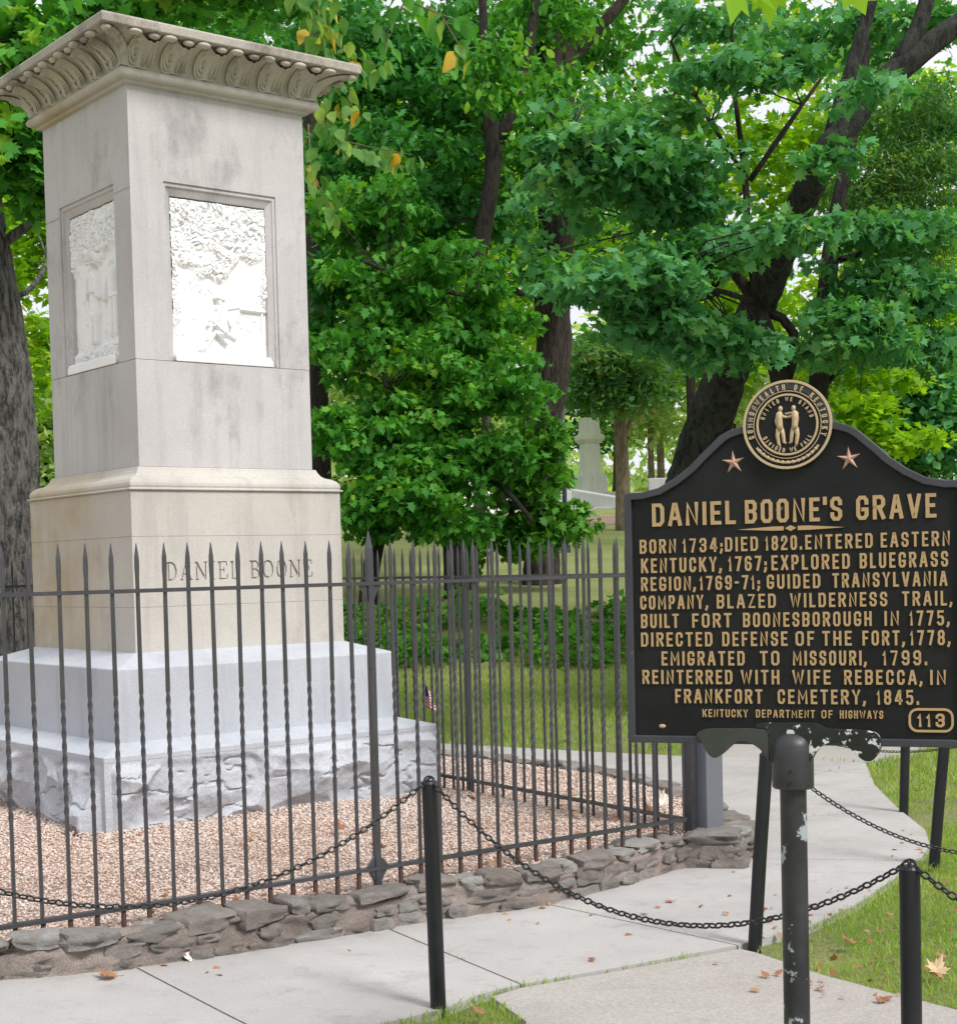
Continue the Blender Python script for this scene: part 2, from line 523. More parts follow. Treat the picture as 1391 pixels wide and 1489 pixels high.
def bark(name, c1, c2, c3, sc=6):
    m, t, b = new_mat(name)
    p = pos(t, (1, 1, .28))
    n = noise(t, p, sc * 3, 7, .7)
    col = mix(t, ramp(t, n, [(.42, BW[0]), (.56, BW[1])]), c1, c2)
    col = mix(t, ramp(t, noise(t, pos(t), 5.5, 7, .8), [(.50, BW[0]), (.66, (.7,) * 3)]), col, c3)
    t.links.new(col, b.inputs['Base Color']); b.inputs['Roughness'].default_value = .95
    n1 = bump(t, b, n, 1.0, .12)
    return m


M['bark_dark'] = bark('dark_bark', (.008, .006, .005), (.04, .03, .022), (.03, .03, .02))
M['bark_moss'] = bark('mossy_bark', (.005, .006, .005), (.045, .048, .040), (.07, .095, .07))
M['bark_grey'] = bark('lichened_grey_bark', (.045, .04, .037), (.22, .205, .19), (.21, .25, .225), 7)
M['bark_brown'] = bark('brown_bark', (.014, .010, .008), (.060, .045, .034), (.05, .045, .03))
M['bark_tan'] = bark('tan_bark', (.16, .12, .08), (.30, .24, .17), (.25, .22, .15))
M['greystone'] = stone('grey_headstone', (.38, .39, .40), (.46, .47, .48), (.25, .25, .25), .6, .8)
M['whitestone'] = stone('white_tomb_stone', (.74, .73, .74), (.80, .79, .80), (.4, .4, .4), .6, .85)
M['lamp'] = painted('dark_blue_pole_paint', (.035, .045, .085), None, rough=.4)

# ------------------------------------------------------------------ ground
_Y = [-50, 13.3, 18.0, 20.0, 26, 38, 48, 60, 90, 200]
_Z = [0, 0, .36, 1.02, 1.45, 2.6, 3.55, 4.2, 5.6, 9.0]


def gz(x, y):
    x = np.asarray(x, float); y = np.asarray(y, float)
    z = (np.interp(y - .4, _Y, _Z) + np.interp(y, _Y, _Z) + np.interp(y + .4, _Y, _Z)) / 3
    left = .085 * sstep(-.45, -2.0, x) * (1 - sstep(9, 12, y))
    z = z + left
    z = z + .05 * vnoise(x * .35, y * .35, 0, 3) * sstep(15, 22, y)
    return z


xs = np.concatenate([np.linspace(-200, -14, 12), np.linspace(-12, 12, 121), np.linspace(14, 200, 12)])
ys = np.concatenate([np.linspace(-60, 0, 8), np.linspace(1, 30, 130), np.linspace(32, 90, 30), [110, 150, 220, 400]])
X, Y = np.meshgrid(xs, ys)
Z = gz(X, Y) - .022 * (Y < 16)
nx, ny = len(xs), len(ys)
idx = np.arange(nx * ny).reshape(ny, nx)
Fq = np.stack([idx[:-1, :-1], idx[:-1, 1:], idx[1:, 1:], idx[1:, :-1]], -1).reshape(-1, 4)
me = fast_mesh('ground', np.stack([X, Y, Z], -1).reshape(-1, 3), Fq)
tag(link_mesh('ground', me, M['lawn'], smooth=True), kind='structure')

# ---- outline of the raised gravel bed (outer base line of the stone wall), counter-clockwise from far left of the front
WL = [(-4.6, 3.75), (-3.2, 4.80), (-2.45, 5.38)]
for (u, v, z) in [(0, 1425, .09), (110, 1418, .07), (200, 1408, .055), (300, 1393, .04), (390, 1380, .03), (480, 1366, .02), (565, 1350, 0), (650, 1336, 0), (730, 1327, 0), (800, 1316, 0), (900, 1289, 0), (1000, 1262, 0)]:
    for _ in range(4): q = at(u, v, z); z = float(gz(q[0], q[1])) + .012
    WL.append((q[0], q[1]))
WL += [(1.28, 8.05), (1.42, 8.30), (1.47, 8.60), (1.42, 8.95), (1.36, 9.35), (1.22, 10.05), (.93, 10.75), (.48, 11.4), (-.1, 11.95), (-.9, 12.55), (-1.9, 13.05),
       (-3.3, 13.1), (-4.8, 12.5), (-6.4, 11.2), (-7.4, 9.3), (-7.2, 6.6), (-6.2, 4.6)]
WL = [np.array(p) for p in WL]


def offset_loop(L, d):
    out = []
    n = len(L)
    for i in range(n):
        a = L[i] - L[i - 1]; b = L[(i + 1) % n] - L[i]
        a = a / np.linalg.norm(a); b = b / np.linalg.norm(b)
        t = a + b; t /= np.linalg.norm(t)
        out.append(L[i] + np.array([-t[1], t[0]]) * d)
    return out


ZG = .20
inner = offset_loop(WL, .20)
# gravel bed sheet
bm = bmesh.new()
vs = [bm.verts.new((p[0], p[1], ZG - .045)) for i, p in enumerate(offset_loop(WL, .07))]
bm.faces.new(vs); bmesh.ops.triangulate(bm, faces=bm.faces)
me = bpy.data.meshes.new('gravel_bed'); bm.to_mesh(me); bm.free()
tag(link_mesh('gravel_bed', me, M['gravelbed']), kind='structure')

# ---- sidewalk slabs
wi = [np.array(p) for p in WL]


def slab(name, poly, z_top, mat, parent, thick=.06):
    # subdivide long edges a bit so the slab follows the ground
    P = []
    n = len(poly)
    for i in range(n):
        a = np.array(poly[i]); b = np.array(poly[(i + 1) % n])
        k = max(1, int(np.linalg.norm(b - a) / .3))
        for j in range(k): P.append(a + (b - a) * j / k)
    # shrink slightly for the joint
    c = np.mean(P, 0)
    bm = bmesh.new()
    top = [bm.verts.new((q[0], q[1], float(gz(q[0], q[1])) + z_top)) for q in P]
    f = bm.faces.new(top)
    bmesh.ops.triangulate(bm, faces=[f])
    ge = bmesh.ops.extrude_face_region(bm, geom=list(bm.faces))
    for v in [g for g in ge['geom'] if isinstance(g, bmesh.types.BMVert)]: v.co.z -= thick
    bmesh.ops.recalc_face_normals(bm, faces=bm.faces)
    me = bpy.data.meshes.new(name); bm.to_mesh(me); bm.free()
    return link_mesh(name, me, mat, parent)


def inset(a, b, d=.004):
    """two points either side of joint ends -> shifted"""
    return a, b


walk = empty('sidewalk', (0, 0, 0)); tag(walk, kind='structure')
A = lambda u, v: tuple(at(u, v, 0)[:2])
Iw = [np.array(p) for p in offset_loop(WL, .06)]
# stations: (index of wall line, outer points up to the next joint)
seq = [
    (0, [(-3.3, 2.4), (-2.2, 3.7), (-1.35, 4.55)]),
    (5, [(-.66, 5.20), (-.34, 5.47), (-.17, 5.60), A(700, 1450), A(757, 1436)]),
    (9, [A(757, 1436), A(900, 1411), A(1072, 1379)]),
    (12, [A(1072, 1379), A(1180, 1350), A(1245, 1318), A(1290, 1288), A(1335, 1255)]),
    (16, [A(1335, 1255), A(1352, 1232), A(1345, 1210), A(1305, 1178)]),
    (19, [A(1305, 1178), (2.72, 10.9), (2.95, 12.1)]),
    (20, [(2.95, 12.1), (2.3, 12.5), (1.6, 12.8)]),
    (22, [(1.6, 12.8), (.6, 13.35), (-.35, 13.8)]),
    (24, [(-.35, 13.8), (-1.5, 14.3), (-2.6, 14.45)]),
    (25, [(-2.6, 14.45), (-4.2, 14.4), (-5.6, 13.7)]),
    (27, None)]
GAP = .010
for k in range(len(seq) - 1):
    i0, outp = seq[k]; i1 = seq[k + 1][0]
    inn = [Iw[i] for i in range(i0, i1 + 1)]
    out = [np.array(p) for p in outp]
    if k < len(seq) - 2 and np.linalg.norm(out[-1] - np.array(seq[k + 1][1][0])) > 1e-6:
        out.append(np.array(seq[k + 1][1][0]))
    # open the joints
    d0 = (inn[1] - inn[0]); d0 /= np.linalg.norm(d0)
    inn[0] = inn[0] + d0 * GAP / 2
    d1 = (inn[-1] - inn[-2]); d1 /= np.linalg.norm(d1)
    inn[-1] = inn[-1] - d1 * GAP / 2
    e0 = out[1] - out[0]; e0 /= np.linalg.norm(e0); out[0] = out[0] + e0 * GAP / 2
    e1 = out[-1] - out[-2]; e1 /= np.linalg.norm(e1); out[-1] = out[-1] - e1 * GAP / 2
    slab('slab', [tuple(p) for p in inn] + [tuple(p) for p in out[::-1]], .012, M['concrete'], walk)
agg = slab('aggregate_path', [A(715, 1453), A(757, 1440), A(900, 1415), A(1076, 1383), A(1098, 1388), A(1200, 1422), A(1290, 1446), A(1391, 1472), (2.6, 4.4), (3.6, 3.0), (1.2, 2.2), (.3, 3.8), (.10, 5.0), A(765, 1489)], .008, M['aggregate'], None)
tag(agg, kind='structure')
bp_ = slab('back_path', [(1.63, 12.83), (2.98, 12.13), (4.2, 13.6), (5.6, 16.6), (4.0, 17.3), (2.9, 14.6)], .008, M['aggregate'], None)
tag(bp_, kind='structure')
mu = slab('mulch_strip', [(-1.5, 37.5), (9, 36.3), (9, 38.6), (-1.5, 40)], .03, M['mulch'], None)
tag(mu, kind='structure')

# ---- stone retaining wall
rng = random.Random(5)
wall = empty('stone_wall', (0, 0, 0), 0, 'low curved wall of rough mortared field stones holding the gravel bed', 'wall')
outl = offset_loop(WL, .008); innl = offset_loop(WL, .20)
V = []; Fc = []
n = len(WL)
core_o = []; core_i = []
for i in range(n):
    a0, a1 = outl[i], outl[(i + 1) % n]; b0, b1 = innl[i], innl[(i + 1) % n]
    K_ = max(2, int(np.linalg.norm(a1 - a0) / .035)) if i < 24 else 6
    for j in range(K_):
        core_o.append(a0 + (a1 - a0) * j / K_); core_i.append(b0 + (b1 - b0) * j / K_)
co = np.array(core_o); ci = np.array(core_i); m_ = len(co)
lev = [(-.05, 0), (.01, -.004), (.03, .002), (.05, 0), (.07, .006), (.09, .002), (.11, .008), (.13, .004), (.148, .008), (.16, .010), (.185, .022), (.195, .06)]
for zz, ins in lev:
    nz = vnoise(co[:, 0] * 9, co[:, 1] * 9, zz * 22, 11) * .014 + vnoise(co[:, 0] * 22, co[:, 1] * 22, zz * 45, 12) * .018
    d = ci - co; d = d / np.linalg.norm(d, axis=1)[:, None]
    q = co + d * (ins + nz)[:, None]
    for k in range(m_): V.append((q[k, 0], q[k, 1], (0 if zz < .1 else .0) + (float(gz(*q[k])) * (1 if zz < .15 else .6)) + (zz * .93 if zz < .15 else zz - .022 + .012 * vnoise(q[k, 0] * 7, q[k, 1] * 7, 0, 4))))
for k in range(m_): V.append((ci[k, 0], ci[k, 1], .158))
for l in range(len(lev)):
    for k in range(m_):
        Fc.append((l * m_ + k, l * m_ + (k + 1) % m_, (l + 1) * m_ + (k + 1) % m_, (l + 1) * m_ + k))
MB().add(V, Fc).build('mortar_core', M['mortar'], wall, smooth=True)


def stone_mesh(seed, round_=.42):
    r = random.Random(seed)
    bm = bmesh.new(); bmesh.ops.create_cube(bm, size=2)
    bmesh.ops.subdivide_edges(bm, edges=bm.edges, cuts=3, use_grid_fill=True)
    for v in bm.verts:
        c = v.co
        pr = 7.0
        l = (abs(c.x) ** pr + abs(c.y) ** pr + abs(c.z) ** pr) ** (1 / pr)
        c2 = c / l
        v.co = c.lerp(c2, .8)
        q = v.co
        v.co = q * (1 + .30 * float(vnoise(q.x * 1.7 + seed * 7, q.y * 1.7, q.z * 1.7, seed)))
        v.co.z *= 1 + .42 * float(vnoise(q.x * 1.2 + seed * 3, q.y, 0, seed + 9))
    me = bpy.data.meshes.new('stone'); bm.to_mesh(me); bm.free()
    me.materials.append(M['wallstone'])
    me.polygons.foreach_set('use_smooth', [True] * len(me.polygons))
    bmx = bmesh.new(); bmx.from_mesh(me)
    for e in bmx.edges:
        if len(e.link_faces) == 2 and e.calc_face_angle(0) > R(38): e.smooth = False
    bmx.to_mesh(me); bmx.free()
    return me


stm = [stone_mesh(s) for s in range(14)]


def polyline_pts(P):
    P = [np.array(p) for p in P]; s = [0]
    for a, b in zip(P[:-1], P[1:]): s.append(s[-1] + np.linalg.norm(b - a))
    return P, s


def on_line(P, s, d):
    for i in range(len(s) - 1):
        if d <= s[i + 1] or i == len(s) - 2:
            t = (d - s[i]) / (s[i + 1] - s[i])
            q = P[i] + (P[i + 1] - P[i]) * t; e = (P[i + 1] - P[i]); e = e / np.linalg.norm(e)
            return q, e


LP, LS = polyline_pts(WL[1:27])
total = LS[-1]
for c in range(3):
    d = rng.uniform(0, .1)
    far = False
    while d < total - .1:
        q0, e0 = on_line(LP, LS, d)
        L = rng.uniform(.09, .26) * (1.15 if c == 2 else 1)
        q, e = on_line(LP, LS, min(d + L / 2, total))
        far = d > 9.0
        if far and c < 2 and q[1] < 8.5: pass
        if c < 2 and rng.random() < .20 and not far:
            d += L * .8; continue                     # mortared over
        nrm = np.array([-e[1], e[0]])
        g0 = float(gz(*q))
        top = .183 + .6 * g0 + rng.uniform(-.006, .010)
        h = (top - g0) / 3
        zc = g0 + h * (c + .5)
        hz = h * rng.uniform(.38, .53)
        dep = rng.uniform(.07, .10) if c == 2 else rng.uniform(.05, .07)
        inn_ = dep - rng.uniform(-.002, .026) + .004
        if c == 2: zc += rng.uniform(-.006, .008)
        if far: L *= 1.2
        o = bpy.data.objects.new('stone', rng.choice(stm)); COL.objects.link(o); o.parent = wall
        o.location = (q[0] + nrm[0] * inn_, q[1] + nrm[1] * inn_, zc + (.004 if c == 2 else 0))
        o.scale = (L * .47, dep, hz)
        o.rotation_euler = (rng.uniform(-.08, .08) + (math.pi if rng.random() < .5 else 0), rng.uniform(-.07, .07), math.atan2(e[1], e[0]) + rng.uniform(-.06, .06))
        d += L * rng.uniform(1.0, 1.12)

# ------------------------------------------------------------------ monument
TH = R(38.48)
mon = empty('monument', (-1.883, 10.215, 0), TH, 'tall square stone monument with carved white relief panels inside the iron fence', 'monument')


def rock_face(w, z0, z1, seed, mb, ang):
    na, nz_ = 230, 62
    a = np.linspace(-w, w, na); z = np.linspace(z0, z1, nz_)
    Aa, Zz = np.meshgrid(a, z)
    edge = np.minimum(w - np.abs(Aa), 1)
    mk = sstep(.035, .075, edge) * sstep(z1 - .012, z1 - .06, Zz)
    low = sstep(z0 + .40, z0 + .05, Zz)
    rf = np.random.default_rng(seed + 100)
    fac = np.full(Aa.shape, 9.0)
    wx = Aa + .03 * fbm(Aa * 6, Zz * 6, 0, 3, seed + 20); wz = Zz + .03 * fbm(Aa * 6 + 9, Zz * 6, 0, 3, seed + 21)
    for _ in range(60):
        ax, az, hh = rf.uniform(-w, w), rf.uniform(z0 - .05, z1 + .05), rf.uniform(0, .07)
        gx, gz_ = rf.normal(0, .34, 2)
        fac = np.minimum(fac, hh + gx * (wx - ax) + gz_ * (wz - az) + 1.3 * ((wx - ax) ** 2 + 2.6 * (wz - az) ** 2))
    fac = np.clip(fac, -.06, .14)
    n1 = fbm(Aa * 2.2, Zz * 4.0, 0, 4, seed); n2 = 1 - np.abs(fbm(Aa * 3.6 + 5, Zz * 7.5, 0, 4, seed + 5)) * 2
    n3 = fbm(Aa * 14, Zz * 14, 0, 3, seed + 9)
    # stepped flakes
    q = n1 * 2.2 + Aa * .4; st = np.floor(q) + sstep(.7, 1.0, q - np.floor(q))
    cre = sstep(.10, .0, np.abs(fbm(wx * 3.0 + 2, wz * 7.0, 0, 4, seed + 31)))
    low = sstep(z0 + .25, z0 + .06, Zz)
    d = mk * (.030 + .85 * (fac - fac.mean()) + .020 * n1 - .017 * cre + .009 * n3 - low * (.045 + .04 * n1 * (1.8 if seed == 2 else 1)))
    Yy = -w - d
    Vx = Aa; P = np.stack([Vx, Yy, Zz], -1).reshape(-1, 3)
    c, s = math.cos(ang), math.sin(ang)
    P = np.stack([P[:, 0] * c - P[:, 1] * s, P[:, 0] * s + P[:, 1] * c, P[:, 2]], -1)
    ii = np.arange(na * nz_).reshape(nz_, na)
    Fq = np.stack([ii[:-1, :-1], ii[:-1, 1:], ii[1:, 1:], ii[1:, :-1]], -1).reshape(-1, 4)
    mb.add(P, Fq.tolist())


mb = MB()
for k in range(4): rock_face(1.145, .10, .565, k + 3 if k != 3 else 2, mb, k * math.pi / 2)
o = mb.build('rock_faced_base', M['rock'], mon); autosmooth(o, 24)
MB().rings([(1.147, .563), (1.147, .596), (.955, .648)]).build('granite_top', M['plinth'], mon, bevel=.004)
MB().rings([(.958, .62), (.955, 1.058), (.952, 1.064), (.72, 1.142)]).build('plinth', M['plinth'], mon, bevel=.004)


def solid_box_w(w, z0, z1): return MB().rings([(w, z0), (w, z1)])


blocks = []
for z0, z1 in ((1.132, 1.403), (1.4045, 1.818), (1.8195, 2.086)):
    blocks.append(solid_box_w(.7265, z0, z1).build('pedestal_block', M['base'], mon))

# --- serif inscription cut into the middle block
SER = {
    'D': (.86, [([(.2, .03), (.2, .97)], .15), ([(.2, .97), (.5, .97), (.72, .85), (.83, .62), (.83, .38), (.72, .15), (.5, .03), (.2, .03)], .11), ([(.04, .98), (.34, .98)], .05), ([(.04, .02), (.34, .02)], .05)]),
    'A': (.92, [([(.12, .0), (.47, 1)], .06), ([(.47, 1), (.82, .0)], .15), ([(.26, .34), (.68, .34)], .06), ([(0, .02), (.26, .02)], .05), ([(.66, .02), (1.0, .02)], .05)]),
    'N': (.95, [([(.16, .0), (.16, 1)], .07), ([(.14, .98), (.82, .02)], .15), ([(.84, .0), (.84, 1)], .07), ([(.0, .98), (.24, .98)], .05), ([(.02, .02), (.32, .02)], .05), ([(.7, .98), (1, .98)], .05)]),
    'I': (.42, [([(.5, 0), (.5, 1)], .15), ([(.1, .98), (.9, .98)], .05), ([(.1, .02), (.9, .02)], .05)]),
    'E': (.78, [([(.22, 0), (.22, 1)], .15), ([(.04, .97), (.88, .97), (.9, .74)], .06), ([(.22, .52), (.64, .52)], .06), ([(.64, .66), (.64, .38)], .05), ([(.04, .03), (.92, .03), (.96, .28)], .06)]),
    'L': (.72, [([(.24, 0), (.24, 1)], .15), ([(.04, .98), (.46, .98)], .05), ([(.04, .03), (.92, .03), (.96, .3)], .06)]),
    'B': (.82, [([(.22, 0), (.22, 1)], .15), ([(.04, .97), (.6, .97), (.78, .86), (.8, .72), (.7, .58), (.5, .52), (.22, .52)], .09), ([(.5, .51), (.76, .45), (.88, .28), (.8, .1), (.6, .03), (.04, .03)], .10)]),
    'O': (.9, [([(.5, .98), (.75, .9), (.88, .66), (.88, .34), (.75, .1), (.5, .02), (.25, .1), (.12, .34), (.12, .66), (.25, .9)], .12)])}
text = 'DANIEL BOONE'
H = .108
adv = []
tw_ = 0
for ch in text:
    wdt = .62 if ch == ' ' else SER[ch][0] + .14
    adv.append(wdt); tw_ += wdt
scx = 1.035 / tw_
x = -.517
cut = MB()
for ch, wdt in zip(text, adv):
    if ch != ' ':
        gw = SER[ch][0] * scx
        for j, (pts, th_) in enumerate(SER[ch][1]):
            pp = [(x + p[0] * gw, 1.556 + p[1] * H) for p in pts]
            cut.ribbon(pp, th_ * H, -.715 + j * .0007, -.75, closed=(ch == 'O'))
    x += wdt * scx
cutter = cut.build('inscription_cutter', M['base'], mon)
try:
    blk = blocks[1]
    bo = blk.modifiers.new('cut', 'BOOLEAN'); bo.object = cutter; bo.operation = 'DIFFERENCE'; bo.solver = 'EXACT'; bo.use_self = True
    bpy.context.view_layer.update()
    ev = blk.evaluated_get(bpy.context.evaluated_depsgraph_get())
    me2 = bpy.data.meshes.new_from_object(ev)
    blk.modifiers.clear()
    if len(me2.polygons) > 60: blk.data = me2
except Exception as e:
    print('boolean failed', e)
bpy.data.objects.remove(cutter)

# moulding between pedestal and shaft
MB().rings([(.7265, 2.0875), (.742, 2.092), (.742, 2.100), (.726, 2.104), (.731, 2.118), (.728, 2.135), (.715, 2.155), (.69, 2.17), (.662, 2.178), (.642, 2.192), (.628, 2.215), (.620, 2.2345), (.60, 2.2345)]).build('moulding', M['base'], mon, bevel=.003)
MB().rings([(.604, 2.236), (.6035, 2.868)]).build('shaft_block', M['shaft'], mon, bevel=.003)

# upper shaft with recessed panels
WS = .6035
PX0, PX1, PZ0, PZ1 = -.387, .387, 2.8705, 3.935
mb = MB()
RX = .325; RZ1 = 3.855
rings_ = [(.0, .0), (.0, .010), (.018, .010), (.024, .022), (.030, .024), (.056, .040), (.062, .075)]  # inset, depth


def face_pt(k, a, dep, z):
    y = -WS + dep
    c, s = math.cos(k * math.pi / 2), math.sin(k * math.pi / 2)
    return (a * c - y * s, a * s + y * c, z)


for k in range(4):
    zt, zb = 4.47, 2.8705
    if k in (0, 3):
        # frame around the opening
        for (a0, a1, z0, z1) in ((-WS, PX0, zb, PZ1), (PX1, WS, zb, PZ1), (-WS, WS, PZ1, zt)):
            if a0 == -WS and a1 == WS:
                q = [face_pt(k, *x_) for x_ in ((-WS, 0, z0), (PX0, 0, z0), (PX1, 0, z0), (WS, 0, z0), (WS, 0, z1), (-WS, 0, z1))]
                mb.add(q, [(0, 1, 2, 3, 4, 5)])
            else:
                q = [face_pt(k, *x_) for x_ in ((a0, 0, z0), (a1, 0, z0), (a1, 0, z1), (a0, 0, z1))]
                mb.add(q, [(0, 1, 2, 3)])
        for (i0, d0), (i1, d1) in zip(rings_[:-1], rings_[1:]):
            for side in range(3):
                if side == 0: q = [(PX0 + i0, d0, zb), (PX0 + i1, d1, zb), (PX0 + i1, d1, PZ1 - i1 * 1.28), (PX0 + i0, d0, PZ1 - i0 * 1.28)]
                elif side == 1: q = [(PX1 - i0, d0, zb), (PX1 - i1, d1, zb), (PX1 - i1, d1, PZ1 - i1 * 1.28), (PX1 - i0, d0, PZ1 - i0 * 1.28)]
                else: q = [(PX0 + i0, d0, PZ1 - i0 * 1.28), (PX1 - i0, d0, PZ1 - i0 * 1.28), (PX1 - i1, d1, PZ1 - i1 * 1.28), (PX0 + i1, d1, PZ1 - i1 * 1.28)]
                mb.add([face_pt(k, *x_) for x_ in q], [(0, 1, 2, 3)])
        iE, dE = rings_[-1]
        mb.add([face_pt(k, *x_) for x_ in ((PX0 + iE, dE, zb), (PX1 - iE, dE, zb), (PX1 - iE, dE, PZ1 - iE * 1.28), (PX0 + iE, dE, PZ1 - iE * 1.28))], [(0, 1, 2, 3)])
        mb.add([face_pt(k, *x_) for x_ in ((PX0, 0, zb), (PX1, 0, zb), (PX1 - iE, dE, zb), (PX0 + iE, dE, zb))], [(0, 1, 2, 3)])
    else:
        mb.add([face_pt(k, *x_) for x_ in ((-WS, 0, zb), (WS, 0, zb), (WS, 0, zt), (-WS, 0, zt))], [(0, 1, 2, 3)])
mb.add([(-WS, -WS, 4.47), (WS, -WS, 4.47), (WS, WS, 4.47), (-WS, WS, 4.47)], [(0, 1, 2, 3)])
mb.add([(-WS, -WS, 2.8705), (WS, -WS, 2.8705), (WS, WS, 2.8705), (-WS, WS, 2.8705)], [(3, 2, 1, 0)])
me = mb.mesh('shaft_block')
bm = bmesh.new(); bm.from_mesh(me); bmesh.ops.remove_doubles(bm, verts=bm.verts, dist=1e-5); bm.to_mesh(me); bm.free()
link_mesh('shaft_block', me, M['shaft'], mon)
# thin joint line of the upper course (a fine recessed strip each side of the panels)
for k in (3, 0):
    jb = MB()
    for a0, a1 in ((-WS, PX0 - .004), (PX1 + .004, WS)):
        if k == 0: continue
        jb.add([face_pt(k, *x_) for x_ in ((a0, -.0012, 3.871), (a1, -.0012, 3.871), (a1, -.0012, 3.8742), (a0, -.0012, 3.8742))], [(0, 1, 2, 3)])
    if jb.v: jb.build('mortar_joint', M['mortar'], mon)


# --- reliefs
def capsule(Xg, Zg, a, b, ra, rb, hgt):
    a = np.array(a); b = np.array(b)
    d = b - a; L2 = d @ d + 1e-12
    t = np.clip(((Xg - a[0]) * d[0] + (Zg - a[1]) * d[1]) / L2, 0, 1)
    px = a[0] + t * d[0]; pz = a[1] + t * d[1]
    r = ra + (rb - ra) * t
    dist = np.sqrt((Xg - px) ** 2 + (Zg - pz) ** 2) / r
    return hgt * np.sqrt(np.clip(1 - dist ** 2, 0, 1)) ** .8


def relief(kind):
    na, nz_ = 230, 340
    x0, x1, z0, z1 = PX0 + .060, PX1 - .060, 2.872, 3.853
    a = np.linspace(x0, x1, na); z = np.linspace(z0, z1, nz_)
    Xg, Zg = np.meshgrid(a, z)
    U = (Xg - x0) / (x1 - x0); Vv = (Zg - z0) / (z1 - z0)
    # leafy masses: small carved leaves
    c1 = vnoise(Xg * 38 + 3 * vnoise(Xg * 9, Zg * 9, 0, 2), Zg * 38, 0, 5); c2 = vnoise(Xg * 70, Zg * 70, 0, 6); c3 = vnoise(Xg * 13, Zg * 13, 0, 7)
    wx_ = Xg + .02 * vnoise(Xg * 14, Zg * 14, 0, 21); wz_ = Zg + .02 * vnoise(Xg * 14, Zg * 14, 0, 22)
    k1 = np.abs(vnoise(wx_ * 42 + wz_ * 12, wz_ * 30 - wx_ * 10, 0, 23)); k2 = np.abs(vnoise(wx_ * 75, wz_ * 60, 0, 24))
    leafy = .026 - .019 * sstep(.22, .04, k1) * sstep(-.5, .2, c3 + .3 * c1) - .008 * sstep(.2, .05, k2) + .010 * c3 + .006 * c1
    wav = .05 * vnoise(U * 7, Vv * 3, 0, 9)
    if kind == 0:
        mk = sstep(.60, .66, Vv + wav - .12 * np.exp(-((U - .45) / .2) ** 2) * -1 + .03 * c3)
        mk = np.maximum(mk, sstep(.10, .05, U + .03 * c3) * sstep(.2, .3, Vv))
        mk = np.maximum(mk, sstep(.94, .98, U + .02 * c3) * sstep(.35, .45, Vv))
        mk = np.maximum(mk, np.exp(-((U - .42) / .10) ** 2 - ((Vv - .60) / .08) ** 2) * 1.2 * sstep(-.1, .3, c3))
    else:
        mk = sstep(.66, .72, Vv + wav + .05 * c3)
        mk = np.maximum(mk, sstep(.16, .12, Vv + .03 * c3) * sstep(.03, .05, Vv))
        mk = np.maximum(mk, sstep(.12, .05, U + .03 * c3) * sstep(.6, .68, Vv))
    mk = np.clip(mk, 0, 1)
    Hh = leafy * mk + .010 + .005 * fbm(Xg * 12, Zg * 12, 0, 3, 3) - .006 * sstep(.12, .03, k1) * sstep(.1, .4, c3)
    W_ = x1 - x0; Hz = z1 - z0
    P = lambda u, v: (x0 + u * W_, z0 + v * Hz)
    caps = []
    if kind == 0:   # a man sitting beside a tree and a doorway, leaning back, an animal at his feet
        caps = [(P(.49, .395), P(.50, .375), .026, .026, .045), (P(.455, .415), P(.53, .405), .016, .016, .05), (P(.50, .35), P(.53, .22), .042, .050, .045),
                (P(.52, .34), P(.60, .24), .018, .014, .045), (P(.48, .33), P(.42, .24), .017, .014, .05),
                (P(.53, .21), P(.40, .27), .030, .024, .05), (P(.40, .27), P(.36, .15), .022, .016, .045), (P(.53, .20), P(.42, .20), .028, .022, .04), (P(.43, .20), P(.33, .10), .020, .016, .045), (P(.33, .10), P(.27, .09), .014, .010, .04),
                (P(.57, .20), P(.66, .17), .020, .010, .03), (P(.36, .24), P(.56, .13), .008, .006, .045),
                (P(.74, .36), P(.98, .355), .018, .018, .035), (P(.60, .355), P(.80, .385), .009, .012, .02), (P(.955, .34), P(.96, .05), .012, .014, .03),
                (P(.80, .95), P(.72, .70), .03, .03, .02), (P(.25, .92), P(.55, .72), .020, .012, .03), (P(.55, .72), P(.60, .56), .012, .008, .03), (P(.42, .68), P(.20, .50), .010, .006, .02),
                (P(.10, .06), P(.35, .045), .02, .018, .03), (P(.4, .05), P(.9, .045), .018, .018, .025)]
    else:           # two standing figures under trees
        caps = [(P(.43, .655), P(.43, .635), .030, .028, .05), (P(.37, .675), P(.50, .675), .014, .014, .055), (P(.44, .59), P(.45, .47), .060, .052, .05), (P(.45, .47), P(.46, .36), .056, .075, .05),
                (P(.36, .59), P(.34, .46), .022, .018, .05), (P(.52, .59), P(.56, .46), .022, .018, .05), (P(.41, .36), P(.41, .18), .030, .020, .045), (P(.50, .36), P(.49, .18), .030, .020, .045), (P(.38, .49), P(.52, .49), .008, .008, .06),
                (P(.82, .64), P(.82, .615), .026, .026, .045), (P(.84, .58), P(.84, .44), .052, .046, .045), (P(.82, .43), P(.80, .20), .030, .022, .04), (P(.90, .43), P(.92, .20), .030, .022, .04), (P(.78, .56), P(.70, .44), .018, .014, .045), (P(.66, .42), P(.92, .43), .007, .007, .05),
                (P(.75, .95), P(.66, .70), .03, .022, .03), (P(.3, .9), P(.6, .76), .02, .012, .03)]
    for (p, q, ra, rb, hg) in caps:
        ra *= .62; rb *= .62; hg *= 1.25
        if kind == 1: ra *= 1.1; rb *= 1.1
        Hh = np.maximum(Hh, capsule(Xg, Zg, p, q, ra * 1.35, rb * 1.35, hg * .8) + .0015 * c2)
    base_flare = sstep(.055, .03, Vv)
    Hh = np.maximum(Hh, base_flare * .066)
    return Xg, Zg, Hh, na, nz_


